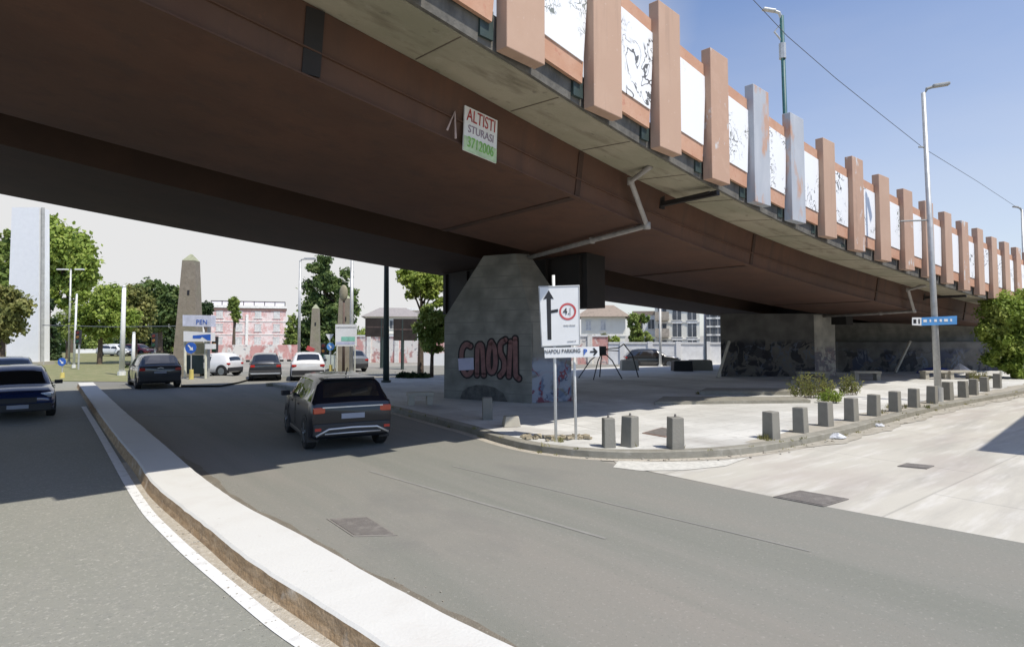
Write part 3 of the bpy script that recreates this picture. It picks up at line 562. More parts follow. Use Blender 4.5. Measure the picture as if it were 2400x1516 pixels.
# dark painted arch at the foot
mb = MB(); arch = [(-1.05, 0), (-.95, .28), (-.7, .45), (-.35, .54), (.05, .55), (.45, .48), (.8, .3), (.98, 0)]
mw2 = frame(on_face(1135, 938, 0.008), fx); mb.add([tuple(mw2 @ Vector((x, y, 0)) - VO) for x, y in arch], [tuple(range(8))[::-1]])
mb.build('painted_arch', p1, mat('soot', (.10, .095, .085), rough=.9, var=.3, scale=5))
# tags on the narrow side of the pier
sx_ = (C_ - B).normalized(); sn = Vector((sx_.y, -sx_.x, 0)).normalized()
mb = MB(); P = [on_face(*q, .008, B, sn) - VO for q in ((1247, 828), (1339, 828), (1339, 939), (1247, 944))]; mb.add(P, [(3, 2, 1, 0)])
tagm = graffiti('side_tags', (.20, .195, .175), 31.0, [(.24, .28, .35), (.06, .07, .12), (.15, .19, .27), (.20, .03, .04), (.32, .35, .40)], 1.0, 1.75, (.46, .52))
mb.build('spray_tags', p1, tagm)
mb = MB(); P = [on_face(*q, .03, B, sn) - VO for q in ((1247, 755), (1266, 756), (1268, 824), (1248, 826))]; mb.add(P, [(3, 2, 1, 0)]); mb.build('pale_plate', p1, M_boll)
# parapet pillars and picture panels
SP = 2.45; PW = .98; u_ref = 11.87
def heading(u): a = S(u - .5, wN(u - .5)); b = S(u + .5, wN(u + .5)); d = b - a; return math.atan2(d.y, d.x)
greys = {4: 'g', 5: 'g', 3: 'p', 7: 'p', 9: 'p', 12: 'p', 16: 'p'}
for k in range(-7, 20):
    u1 = u_ref + k * SP; uc = u1 - PW / 2; z0 = zb(uc) + 1.0; z1 = zb(uc) + 4.37; v = wN(uc); h = heading(uc)
    kk = k + 2; g = greys.get(kk, '')
    rnd = random.Random(k + 90)
    mb = MB(); mb.box(S(uc, v + .14, (z0 + z1) / 2 + rnd.uniform(-.03, .03)) - VO, (PW * rnd.uniform(.97, 1.03), .26, z1 - z0 + rnd.uniform(-.06, .06)), rz=h)
    o = mb.build('parapet_pillar', via, M_pilgrey if g == 'g' else M_pilpeel if g in 'pq' and g else M_pil, bevel=.015)
    if g == 'g': o['label'] = 'grey repainted parapet pillar'
    u0p = u1 + .01; u1p = u1 + SP - PW - .01; um = (u0p + u1p) / 2; v = wN(um); h = heading(um); w = u1p - u0p
    pz0 = zb(um) + 1.33; pz1 = zb(um) + 3.9; slope = (zb(um + .5) - zb(um - .5))
    c = S(um, v + .24, (pz0 + pz1) / 2) - VO
    mb = MB(); mb.box(c, (w, .08, pz1 - pz0), rz=h, ry=-slope * .9); fr = mb.build('panel_frame', via, M_frame)
    if k < 17:
        d = S(um, v + .24, 0) - S(um, v, 0); dn_ = d.normalized()
        mb = MB(); mb.box(c - dn_ * .055 + Vector((0, 0, .05)), (w - .04, .025, pz1 - pz0 - .75), rz=h, ry=-slope * .9); po = mb.build('poster', fr, M_post[(k * 3 + 6 + k // 2) % 4 if k != -1 else 0]); 
    mb = MB(); mb.box(S(um + w * .36, v + .40, zb(um) + 1.25) - VO, (.30, .12, .50), rz=h); mb.build('bracket', via, M_poledk)
# bubble drawing on the poster closest to the camera
# placard on the girder web
def on_web(px, py, off=0.0):
    # solve on the web surface v = wN(u)+2.05
    o_ = Vector((0, 0, CAMH)); r = ray(px, py); lo = .1
    for i in range(4000):
        t = 4 + i * .01; p = o_ + r * t; u, v = uvof(p)
        if v > wN(u) + 2.05 - off: return p
sg = [on_web(1090, 247, .06), on_web(1166, 283, .06), on_web(1163, 383, .06), on_web(1086, 351, .06)]
cen = sum(sg, Vector()) / 4; xd = ((sg[1] - sg[0]) + (sg[2] - sg[3])).normalized(); yd = (sg[0] - sg[3]).normalized()
pl = thing('advert_placard', 'white placard with red ALTISTI lettering fixed to the brown girder', 'placard', cen)
mb = MB(); nn = xd.cross(yd).normalized(); mb.add([p - cen for p in sg] + [p - cen - nn * .03 for p in sg], [(3, 2, 1, 0), (4, 5, 6, 7), (0, 1, 5, 4), (1, 2, 6, 5), (2, 3, 7, 6), (3, 0, 4, 7)]); mb.build('board', pl, mat('placard_white', (.80, .78, .74), rough=.6, var=.05))
mb = MB(); lowq = [sg[3] + (sg[0] - sg[3]) * .33, sg[2] + (sg[1] - sg[2]) * .33]
mb.add([p - cen + nn * .004 for p in (sg[3], sg[2], lowq[1], lowq[0])], [(0, 1, 2, 3)]); mb.build('green_band', pl, mat('band_green', (.50, .62, .38), rough=.7, var=.15, scale=6))
hgt = (sg[0] - sg[3]).length; wid = (sg[1] - sg[0]).length
text('red_lettering', 'ALTISTI', hgt * .40, frame(yd * hgt * .31 + nn * .008, xd, yd), mat('letter_red', (.42, .05, .04), rough=.6), pl, sx=wid / (hgt * .40 * 3.75))
text('grey_lettering', 'STURASI', hgt * .25, frame(nn * .008 + yd * hgt * .01, xd, yd), mat('letter_grey', (.32, .24, .28), rough=.6), pl, sx=wid / (hgt * .25 * 4.7))
text('green_lettering', '3712006', hgt * .34, frame(-yd * hgt * .29 + nn * .010, xd, yd), mat('letter_green', (.22, .48, .10), rough=.6), pl, sx=wid / (hgt * .34 * 4.3))
a1, a2, a3 = on_web(1066, 262, .03), on_web(1048, 305, .03), on_web(1068, 325, .03)
mb = MB(); mb.tube([a2 - VO, a1 - VO, a3 - VO], .022, 5); mb.build('chalk_mark', via, mat('chalk', (.55, .42, .38), rough=.9))
# drain pipes
def pipe(pts, r, label, cat='drain pipe'):
    t = thing('drain_pipe', label, cat, pts[0]); mb = MB(); mb.tube([p - pts[0] for p in pts], r, 10); mb.build('pipe', t, M_pipe, smooth=True); 
    for p in pts[1:-1]: mb = MB(); mb.tube([p - pts[0] - Vector((0, 0, r * 1.2)), p - pts[0] + Vector((0, 0, r * 1.2))], r * 1.25, 10); mb.build('elbow', t, M_pipe, smooth=True)
    return t
pd = lambda u, v, dz: S(u, v, zb(u) + dz)
pipe([pd(11.9, wN(11.9) + .95, .98), pd(12.1, wN(12) + 1.75, .82), pd(13.0, wN(13) + 1.85, -.12), pd(13.4, 13.0, -.14), pd(14.1, 16.9, -.16)], .075, 'grey drain pipe zigzagging down the girder to the first pier')
pipe([pd(33.2, wN(33) + .95, .98), pd(33.4, wN(33) + 1.75, .82), pd(34.4, wN(33) + 1.85, -.12), pd(35.0, 13.0, -.14), pd(35.8, 16.6, -.16)], .075, 'grey drain pipe on the girder near the second pier')
for uu in (14.0, 36.4):
    t = thing('steel_bracket', ('dark rusty' if uu < 20 else 'thin dark') + ' bracket beam under the deck edge ' + ('beside the nearer drain pipe' if uu < 20 else 'beside the farther drain pipe'), 'bracket', pd(uu, wN(uu) + 1.2, .75)); mb = MB()
    mb.box((0, 0, .0), (.14, 2.0, .12), rz=UANG); mb.tube([(.4, -.75, .02), (-.5, .8, .06)], .035, 6); mb.box(S(0, .85, .12), (.2, .12, .5), rz=UANG); mb.build('beam', t, M_rustd)
# ================================================================== STREET FURNITURE
# direction sign
bs = G(1303, 1031, ZP); be = G(1350, 1029, ZP); sd = thing('direction_sign', 'white direction sign on two poles with black arrow and NAPOLI PARKING plate', 'road sign', bs)
dep = bs.y
top1 = AT(1297, 645, dep); top2 = AT(1343, 700, be.y)
mb = MB(); mb.tube([(0, 0, -.02), top1 - bs], .035, 10); mb.build('post', sd, M_polew, smooth=True)
mb = MB(); mb.tube([be - bs, top2 - bs], .032, 10); mb.build('post', sd, M_polew, smooth=True)
def quadplate(name, px, Y0, Y1, th, m, parent, org, x0=None):
    P = [AT(px[0][0], px[0][1], Y0), AT(px[1][0], px[1][1], Y1), AT(px[2][0], px[2][1], Y1), AT(px[3][0], px[3][1], Y0)]
    nn = (P[1] - P[0]).cross(P[3] - P[0]).normalized()
    if nn.y > 0: nn = -nn
    mb = MB(); mb.add([p - org for p in P] + [p - org - nn * th for p in P], [(0, 1, 2, 3), (7, 6, 5, 4), (0, 4, 5, 1), (1, 5, 6, 2), (2, 6, 7, 3), (3, 7, 4, 0)]); o = mb.build(name, parent, m); return P, nn, o
P, nn, pan = quadplate('panel', [(1262, 671), (1358, 668), (1360, 809), (1269, 813)], dep - .08, dep - .08, .03, M_signw, sd, bs)
def onp(x, y, k=.006): q = AT(x, y, dep - .08); return q - bs + nn * k
def plate_shape(name, pts, m, k, parent=sd): mb = MB(); n_ = len(pts); mb.add([onp(x, y, k) for x, y in pts], [tuple(range(n_))]); return mb.build(name, parent, m)
Z0 = (1285, 796)
plate_shape('arrow', [(1283.5, 796), (1292.5, 796), (1291, 700), (1298, 701), (1286, 680), (1273, 702), (1281, 700)], M_black, .006, pan)
plate_shape('arrow_branch', [(1291.5, 727), (1308, 724), (1308, 731), (1291.6, 734)], M_black, .007, pan)
def ring(cx, cy, r0, r1, m, k, name, parent=sd, n_=28):
    mb = MB(); pts = [onp(cx + r1 * math.cos(2 * math.pi * i / n_), cy + r1 * math.sin(2 * math.pi * i / n_), k) for i in range(n_)]
    if r0: 
        pts += [onp(cx + r0 * math.cos(2 * math.pi * i / n_), cy + r0 * math.sin(2 * math.pi * i / n_), k) for i in range(n_)]; mb.add(pts, [(i, (i + 1) % n_, n_ + (i + 1) % n_, n_ + i) for i in range(n_)])
    else: mb.add(pts, [tuple(range(n_))])
    return mb.build(name, parent, m)
ring(1330.5, 730, 15.5, 20, M_red, .007, 'red_ring', pan)
cx_ = (P[1] - P[0]).normalized()
text('limit_text', '4.', .21, frame(onp(1327, 730, .008), cx_), M_black, pan)
plate_shape('height_mark', [(1335, 721), (1338, 721), (1338, 739), (1335, 739)], mat('mark_grey', (.45, .45, .45)), .008, pan)
text('small_text', 'limite altezza', .05, frame(onp(1335, 762, .008), cx_), mat('mark_grey', (.45, .45, .45)), pan)
text('small_text', 'comune di', .045, frame(onp(1340, 799, .008), cx_), mat('mark_grey', (.45, .45, .45)), pan)
mb = MB(); ep = [onp(1263.5, 673, .007), onp(1356.5, 670, .007), onp(1358.5, 807, .007), onp(1270.5, 811, .007)]; mb.tube(ep + [ep[0]], .006, 4, cap=False); mb.build('border', pan, M_bedge)
P2, _, pan2 = quadplate('parking_plate', [(1275, 815), (1404, 812), (1405, 836), (1277, 839)], dep - .08, dep - .08, .03, M_signw, sd, bs)
text('parking_text', 'NAPOLI PARKING', .118, frame(onp(1318.5, 823, .008), cx_), mat('mark_dark', (.12, .12, .12)), pan2, sx=.86)
text('parking_letter', 'P', .17, frame(onp(1371.5, 825, .010), cx_), M_blue, pan2, offset=.004)
plate_shape('parking_arrow', [(1383, 822.5), (1393, 822), (1389, 816), (1392.5, 815), (1401, 824), (1393.5, 833), (1390, 832), (1393.5, 826), (1383, 826)], M_black, .008, pan2)
# rubble at the sign foot
random.seed(11)
rb = thing('rubble_pile', 'low pile of broken paving and dry earth around the sign poles', 'rubble', G(1312, 1026, ZP)); mb = MB()
for i in range(48):
    a = random.uniform(-.85, .62); b = random.gauss(0, .16); s_ = random.uniform(.03, .11); mb.box((a, b, s_ * .3), (s_ * 1.6, s_ * 1.2, s_ * .5), rz=random.random() * 3, rx=random.uniform(-.4, .4))
mb.build('stones', rb, M_rubble); rb['kind'] = 'stuff'
# bollards
BP = [(1142, 985), (1427, 1050), (1476, 1048), (1583, 1053), (1808, 1030), (1877, 1016), (1936, 1001), (1996, 989), (2048, 977), (2098, 967), (2142, 957), (2185, 948), (2222, 940), (2258, 934), (2282, 928), (2308, 920), (2338, 912)]
BL = ['lone bollard in the viaduct shade beside the tapering pier', 'thin pale bollard nearest the two sign poles', 'bollard with a small knob, second to the right of the sign poles', 'bollard standing right of the reddish cover, dark on its left side', 'widest bollard at the kerb bend, weed growing at its foot', 'bollard just beyond the kerb bend, second in the right hand row', 'bollard below the small green bush, third in the right hand row', 'bollard above the larger white litter bag, fourth in the row', 'fifth bollard of the right hand row', 'sixth bollard of the row, left of the small dark patch', 'seventh bollard of the row, left of the lamp post', 'bollard touching the left side of the lamp post foot', 'bollard just right of the lamp post foot', 'second bollard to the right of the lamp post', 'third bollard to the right of the lamp post, in front of stone blocks', 'fourth bollard to the right of the lamp post', 'farthest bollard of the row beside the green tree']
for i, (x, y) in enumerate(BP):
    p = G(x, y - 3, ZP); random.seed(i + 3); w = .285 if i != 1 else .25; hh = .63 + random.uniform(-.03, .04); ang = [.1, .1, .75, -.1][i] if i < 4 else .62 + random.uniform(-.12, .12)
    if i == 3: ang = .2
    t = thing('bollard', 'square concrete ' + BL[i], 'bollard', p, ang, 'concrete bollards along the plaza kerb'); t.rotation_euler[0] = random.uniform(-.03, .03); t.rotation_euler[1] = random.uniform(-.03, .03)
    mb = MB(); mb.box((0, 0, hh / 2 - .01), (w, w, hh), taper=.93); mb.build('post', t, M_boll, bevel=.018)
    if 1 <= i <= 3: mb = MB(); mb.tube([(0, 0, hh - .03), (0, 0, hh + .05)], [.03, .02], 8); mb.build('knob', t, M_iron)
t = thing('stone_block', 'toppled pale stone block lying on the kerb beside the sign', 'stone block', G(1198, 998, ZP), .2); mb = MB(); mb.box((0, 0, .13), (.44, .40, .27), taper=.78); mb.build('block', t, M_conc, bevel=.02)
# benches
def bench(px, w, h, d, label, rz):
    t = thing('stone_bench', label, 'bench', G(px[0], px[1], ZP), rz, 'stone benches on the plaza'); 
    mb = MB(); mb.box((0, 0, h - .06), (w, d, .12)); mb.build('seat', t, M_conc, bevel=.015)
    for s_ in (-1, 1): mb = MB(); mb.box((s_ * (w / 2 - .14), 0, (h - .122) / 2), (.2, d * .8, h - .124)); mb.build('leg', t, M_conc)
bench((2030, 891), 1.35, .48, .5, 'low concrete bench standing clear in front of the dark wall', -.1)
bench((1905, 889), 1.6, .42, .5, 'concrete bench half hidden behind the tall clump of shrubs', -.1)
bench((2190, 888), 1.4, .45, .5, 'concrete bench just left of the lamp post', .1)
bench((2250, 888), 1.5, .45, .5, 'concrete bench just right of the lamp post', .1)
bench((985, 948), .9, .42, .4, 'small dark bench in the shade left of the tapering pier', .3)
# leaning planks
for (a, b, lab) in (((1688, 854), (1709, 800), 'pale plank leaning against the left side of the broad pier'), ((2095, 856), (2133, 800), 'pale plank leaning against the long abutment wall')):
    Y = 34 if a[0] < 1800 else 38.5; p = AT(a[0], a[1], Y); q = AT(b[0], b[1], Y + .5); p.z = min(p.z, p.z); base = Vector((p.x - (p.z - ZP) * .4, Y - .4, ZP))
    t = thing('leaning_plank', lab, 'plank', base); mb = MB(); mb.tube([(0, 0, 0), q - base], .09, 6); mb.build('plank', t, M_wood)
# litter bags
for (x, y, s_, lab) in ((1962, 1028, .19, 'larger crumpled white litter bag lying at the kerb'), (2062, 1000, .13, 'smaller white litter scrap in the gutter farther right')):
    p = G(x, y); random.seed(x); mb = MB(); prof = []
    mb.lathe([(s_ * .5, 0), (s_ * .95, .03), (s_ * .8, s_ * .35), (s_ * .4, s_ * .62), (.02, s_ * .68)], 14)
    mb.v = [(v[0] * (1.2 + .3 * math.sin(v[1] * 20)) + random.uniform(-.02, .02), v[1] * .8 + random.uniform(-.02, .02), max(0, v[2] + random.uniform(-.02, .02))) for v in mb.v]
    o = mb.build('litter_bag', None, M_bag); o.location = p; tag(o, lab, 'litter')
# tent heap near the abutment
t = thing('tarpaulin_heap', 'low heap of blue and white tarpaulin against the abutment wall', 'tarpaulin', AT(2250, 868, 37.5) * 1.0); t.location.z = ZP
random.seed(2); mb = MB(); mb.lathe([(.8, 0), (.6, .2), (.3, .42), (.02, .6)], 9); mb.v = [(v[0] * 1.0 + random.uniform(-.04, .04), v[1] * .7, v[2]) for v in mb.v]; mb.build('white_sheet', t, mat('tarp_white', (.6, .58, .6)))
mb = MB(); mb.lathe([(.9, 0), (.75, .2), (.4, .32), (.02, .38)], 9); mb.v = [(v[0] * 1.3 - 1.5, v[1] * .7, v[2]) for v in mb.v]; mb.build('blue_sheet', t, mat('tarp_blue', (.05, .08, .3)))
# lamp posts
def lamp_head(mb, p, d, L=1.0, w=.22): mb.box(p + d * L * .5 + Vector((0, 0, .04)), (L, w, .11), rz=math.atan2(d.y, d.x), ry=-.10)
def lamp(name, label, base, top, r0, r1, m, arm, armL, headm):
    t = thing(name, label, 'street lamp', base); mb = MB(); q = top - base; mb.tube([(0, 0, -.02), q * .35, q], [r0, r0 * .85, r1], 12); mb.build('pole', t, m, smooth=True)
    mb = MB(); mb.tube([(0, 0, 0), (0, 0, .5)], r0 * 1.3, 12); mb.build('base_collar', t, m)
    if arm is not None:
        mb = MB(); mb.tube([q - Vector((0, 0, .15)), q + arm * .12 + Vector((0, 0, .14)), q + arm * .35 + Vector((0, 0, .2))], r1 * .8, 8); mb.build('arm', t, headm)
        mb = MB(); lamp_head(mb, q + arm * .3 + Vector((0, 0, .2)), arm, armL); mb.build('lamp_head', t, headm, bevel=.03)
    return t
lb = G(2200, 941, ZP); lt = AT(2164, 218, lb.y)
LM = lamp('street_lamp', 'tall grey lamp post rising from the bollard row with a blue street sign', lb, lt, .115, .07, M_galv, Vector((1, -.2, 0)).normalized(), .55, M_bedge)
mb = MB(); q = AT(2180, 516, lb.y) - lb; mb.tube([q, q + Vector((-1.0, .1, -.02))], .03, 6); q2 = AT(2166, 345, lb.y) - lb; mb.tube([q2, q2 + Vector((-.2, 0, 0))], .03, 6); mb.build('bracket', LM, M_bedge)
st = thing('street_name_sign', 'blue street name sign with white house number end on the grey lamp post', 'street sign', AT(2192, 752, lb.y - .14))
so = Vector(st.location)
def plt(name, px, m, k, Y=lb.y - .14):
    P = [AT(x, y, Y) for x, y in px]; mb = MB(); mb.add([p - so + Vector((0, -k, 0)) for p in P] + [p - so + Vector((0, -k + .02, 0)) for p in P], [(0, 1, 2, 3)[::-1], (4, 5, 6, 7), (0, 1, 5, 4), (1, 2, 6, 5), (2, 3, 7, 6), (3, 0, 4, 7)]); return mb.build(name, st, m)
plt('blue_panel', [(2160, 744), (2243, 740), (2243, 760), (2160, 763)], M_ltblue, .0)
plt('white_panel', [(2138, 744), (2159.5, 744), (2159.5, 763), (2138, 762)], M_signw, .002)
mb = MB()
for k, w_ in enumerate((.20, .09, .16, .13, .22, .10)):
    mb.box(AT(2168 + k * 12.2, 752 - k * .35, lb.y - .14) - so + Vector((0, -.004, 0)), (w_ * .6, .006, .09))
mb.build('worn_lettering', st, M_signw)
mb = MB(); mb.box(AT(2144, 753, lb.y - .14) - so + Vector((0, -.006, 0)), (.10, .006, .14)); mb.box(AT(2154, 753, lb.y - .14) - so + Vector((0, -.006, 0)), (.05, .006, .16)); mb.build('worn_number', st, M_black)
# green lamp on the viaduct
gbp = S(27.5, wN(27.5) + 3.2, zb(27.5) + 1.52)
gY = 22.5 * 1.25
gb_ = AT(1841, 262, 27); gb_u = uvof(gb_); gz = zb(gb_u[0]) + 1.52; gtop = AT(1832, 38, 27); gbase = Vector((gb_.x + .05, 27, gz))
GL = lamp('viaduct_lamp', 'teal green lamp post rising behind the viaduct parapet with a single head', gbase, gtop, .12, .09, M_green, Vector((-1, -.1, 0)).normalized(), .6, M_galv)
mb = MB(); q = gtop - gbase; mb.tube([q - Vector((.0, 0, 1.2)), q - Vector((.35, 0, .75)), q - Vector((0, 0, .3))], .04, 6); mb.tube([q - Vector((0, 0, 2.0)), q - Vector((0, 0, 1.3))], .16, 8); mb.build('clamp', GL, M_galv)
rb_ = AT(2397, 600, 48); rt_ = AT(2395, 492, 48); r0 = Vector((rb_.x, 48, 0))
RL = lamp('street_lamp', 'far grey lamp post cut off by the right edge of the picture', r0, rt_, .12, .08, M_galv, Vector((-1, .0, 0)), .4, M_bedge)
# catenary wire
wp = [AT(1700, -62, 20), AT(1765, 0, 21), AT(1845, 85, 22), AT(1960, 185, 24), AT(2075, 277, 26.5), AT(2165, 348, 29), AT(2290, 425, 38), AT(2395, 494, 48), AT(2560, 560, 70)]
o = MB(); o.tube([p - wp[0] for p in wp], .013, 6); o = o.build('overhead_wire', None, M_wirem); o.location = wp[0]; tag(o, 'thin dark overhead wire sagging across the blue sky', 'wire')
# ================================================================== VEHICLES
def carpaint(name, col, met=.2, rough=.25): return mat(name, col, rough=rough, metal=met, var=.06, coat=1.0, scale=1.5)
def build_car(name, label, L=4.2, W=1.78, H=1.5, paint=None, style='hatch', loc=(0, 0, 0), head=0.0, group=None, tail=M_tail, trim=False, wheel_r=.33, wheelbase=None, rim=None, detail=2):
    """+x is forward; origin on the ground under the middle of the car"""
    t = thing(name, label, 'car', loc, head, group); hw = W / 2; h = H
    wb = wheelbase or L * .615; xr = -wb / 2 - .02 * L; xf = xr + wb
    # stations: x/L, z low, z belt, z roof, half width factor, roof width factor
    st = {'suv': [(-.500, .40, .60, .625, .90, .90), (-.494, .28, .635, .655, .96, .88), (-.465, .17, .655, .70, 1.0, .80), (-.40, .15, .65, .955, 1.0, .72), (-.28, .14, .645, .985, 1.0, .73), (-.10, .14, .64, 1.0, 1.0, .74), (.07, .14, .63, .985, 1.0, .73), (.14, .14, .625, .93, 1.0, .74), (.255, .14, .615, .655, 1.0, .84), (.36, .14, .60, .63, .99, .84), (.455, .15, .55, .575, .95, .84), (.488, .2, .46, .49, .88, .82), (.5, .3, .40, .42, .8, .78)],
          'hatch': [(-.500, .40, .58, .60, .90, .90), (-.494, .27, .62, .64, .95, .88), (-.46, .16, .64, .72, .99, .78), (-.38, .14, .635, .95, 1.0, .70), (-.26, .13, .625, .985, 1.0, .71), (-.08, .13, .62, 1.0, 1.0, .72), (.06, .13, .61, .98, 1.0, .71), (.13, .13, .605, .90, 1.0, .74), (.25, .13, .595, .635, 1.0, .84), (.36, .13, .57, .605, .99, .84), (.455, .15, .52, .55, .95, .84), (.488, .2, .45, .475, .88, .82), (.5, .3, .40, .42, .8, .78)],
          'micro': [(-.500, .36, .52, .56, .90, .86), (-.49, .25, .58, .66, .95, .80), (-.44, .16, .60, .84, .99, .74), (-.34, .14, .60, .96, 1.0, .72), (-.15, .13, .60, 1.0, 1.0, .72), (.05, .13, .59, .985, 1.0, .72), (.14, .13, .585, .92, 1.0, .74), (.32, .14, .57, .64, 1.0, .82), (.42, .15, .53, .57, .97, .84), (.48, .2, .46, .49, .9, .82), (.5, .3, .40, .42, .8, .78)]}[style]
    sec = []
    for fx_, zl, zbt, zr, wf, rf in st:
        x = fx_ * L; w = hw * wf; zb_ = zbt * h; zr_ = zr * h; zl_ = zl * h; wr = hw * rf * (wf if zr < .7 else 1)
        zm = zl_ + (zb_ - zl_) * .45
        half = [(w * .86, zl_), (w * .97, zl_ + .05), (w, zm), (w * .985, zb_ - .06), (w * .955, zb_), (w * .955 * .25 + wr * .75 * 1.0, zb_ * .25 + zr_ * .75), (wr * .93, zr_ - .03 if zr > .7 else zr_ - .006), (wr * .6, zr_ + .003), (0, zr_ + .012)]
        sec.append([(x, y, z) for y, z in half] + [(x, -y, z) for y, z in half[-2::-1]])
    K = len(sec[0]); mb = MB()
    for s_ in sec: mb.v += s_
    for i in range(len(sec) - 1):
        for k in range(K - 1): mb.f.append((i * K + k, i * K + k + 1, (i + 1) * K + k + 1, (i + 1) * K + k)); mb.mi.append(0)
        mb.f.append((i * K + K - 1, i * K, (i + 1) * K, (i + 1) * K + K - 1)); mb.mi.append(0)
    mb.f.append(tuple(range(K))[::-1]); mb.mi.append(0); e = (len(sec) - 1) * K; mb.f.append(tuple(range(e, e + K))); mb.mi.append(0)
    mb.mats = [paint]; body = mb.build('body', t, smooth=True)
    if detail > 1: b = body.modifiers.new('bevel', 'BEVEL'); b.width = .025; b.segments = 2; b.limit_method = 'ANGLE'; b.angle_limit = R(28)
    def P(i, k, f=0.0, i2=None): 
        a = Vector(sec[i][k]);
        if i2 is not None: a = a.lerp(Vector(sec[i2][k]), f)
        return a
    off = .012
    nst = len(sec); cab = [i for i in range(nst) if st[i][3] > .80]; c0, c1 = cab[0], cab[-1]
    wsb = c1 + 1; rwb = c0 - 1
    # side windows: front and rear pane each side
    def side(y, xa, xb, name_):
        n = 5; mbw = MB(); lo_, hi_ = [], []
        def interp(x, k):
            for i in range(nst - 1):
                if sec[i][0][0] <= x <= sec[i + 1][0][0]:
                    f = (x - sec[i][0][0]) / (sec[i + 1][0][0] - sec[i][0][0]); return Vector(sec[i][k]).lerp(Vector(sec[i + 1][k]), f)
        for j in range(n + 1):
            f = j / n; xa_t = xa[1] + (xb[1] - xa[1]) * f; xb_t = xa[0] + (xb[0] - xa[0]) * f
            a = interp(xb_t, 4); b1 = interp(xb_t, 5); lo_.append(a.lerp(b1, .07)); c = interp(xa_t, 5); d_ = interp(xa_t, 6); hi_.append((c, d_))
        vs = []; 
        for a in lo_: vs.append((a.x, y * (a.y + off), a.z))
        for c, d_ in hi_: q = c.lerp(d_, .35); vs.append((q.x, y * (q.y + off), q.z))
        m_ = n + 1; mbw.add(vs, [((j, j + 1, m_ + j + 1, m_ + j) if y < 0 else (j + 1, j, m_ + j, m_ + j + 1)) for j in range(n)]); return mbw.build(name_, t, M_glass)
    bp = (.0) * L
    xw0 = sec[c0][0][0] + .03 * L; xw1 = sec[wsb][0][0] - .02 * L
    for y in (-1, 1):
        side(y, (-.01 * L, -.01 * L), (xw1 - .03 * L, sec[c1][0][0] - .02 * L), 'side_window')
        if style != 'micro': side(y, (xw0 - .06 * L, xw0 + .02 * L), (-.03 * L, -.03 * L), 'side_window')
        if style == 'suv': side(y, (xw0 - .06 * L, xw0 - .005 * L), (xw0 - .05 * L, xw0 + .005 * L), 'side_window')
    def slope_glass(i, j, f0, f1, name_, inn, sgn):
        def rowv(f):
            out = []
            for k in (6, 7, 8, 9, 10):
                a = Vector(sec[i][k]).lerp(Vector(sec[j][k]), f); a.y *= inn; out.append(a)
            return out
        r0_, r1_ = rowv(f0), rowv(f1); d = (r1_[2] - r0_[2]).normalized(); nrm = Vector((-d.z, 0, d.x)) * -1
        if nrm.x * sgn < 0: nrm = -nrm
        vs = [p + nrm * .014 for p in r0_ + r1_]; mbw = MB(); mbw.add(vs, [(k, k + 1, 6 + k, 5 + k) if sgn < 0 else (k + 1, k, 5 + k, 6 + k) for k in range(4)]); return mbw.build(name_, t, M_glass)
    slope_glass(rwb, c0, .06, .90, 'rear_window', .93, -1)
    slope_glass(wsb, c1, .04, .93, 'windscreen', .93, 1)
    # sills, bumpers
    mbb = MB(); zr0 = .14 * h
    xb_ = -.5 * L; mbb.box((xb_ + .07, 0, .30 * h), (.20, W * .93, .17 * h)); mbb.box((.5 * L - .10, 0, .24 * h), (.24, W * .86, .15 * h))
    for y in (-1, 1): mbb.box(((xr + xf) / 2, y * (hw - .045), .165 * h), (wb - wheel_r * 2, .07, .07 * h))
    mbb.build('bumper_trim', t, M_plastic, bevel=.03)
    # wheels
    for x in (xr, xf):
        for y in (-1, 1):
            mba = MB(); n = 18; R1 = wheel_r * 1.16; pts = [(x + R1 * math.cos(math.pi * k / n - 0), y * (hw + .006), wheel_r + R1 * math.sin(math.pi * k / n)) for k in range(n + 1)] + [(x - R1, y * (hw + .006), .2), (x + R1, y * (hw + .006), .2)]
            pin = [(p[0], y * (hw - .22), p[2]) for p in pts]; m_ = len(pts); mba.add(pts + pin, [tuple(range(m_))] + [(k, (k + 1) % m_, m_ + (k + 1) % m_, m_ + k) for k in range(m_)]); mba.build('wheel_arch', t, M_plastic)
            wh = thing('wheel', None, None, (x, y * (hw - .10), wheel_r)); wh.parent = t
            mbt = MB(); wv = .23; mbt.lathe([(wheel_r * .62, -wv / 2), (wheel_r * .93, -wv / 2), (wheel_r, -wv / 2 + .03), (wheel_r, wv / 2 - .03), (wheel_r * .93, wv / 2), (wheel_r * .62, wv / 2)], 24, axis='Y'); mbt.build('tyre', wh, M_tyre, smooth=False)
            mbr = MB(); yo = y * (wv / 2 + .004)
            mbr.lathe([(wheel_r * .66, yo - .02 * y), (wheel_r * .64, yo)], 20, axis='Y') if detail < 2 else None
            if detail > 1:
                for q in range(5):
                    a = 2 * math.pi * q / 5 + .3; mbr.box((math.cos(a) * wheel_r * .36, yo, math.sin(a) * wheel_r * .36), (wheel_r * .58, .02, wheel_r * .16), ry=-a)
                mbr.lathe([(wheel_r * .18, yo - .02), (wheel_r * .16, yo + .02)], 12, axis='Y')
            mbr.build('rim', wh, rim or M_rim)
    # lights
    zt = (.56 if style == 'suv' else .54) * h
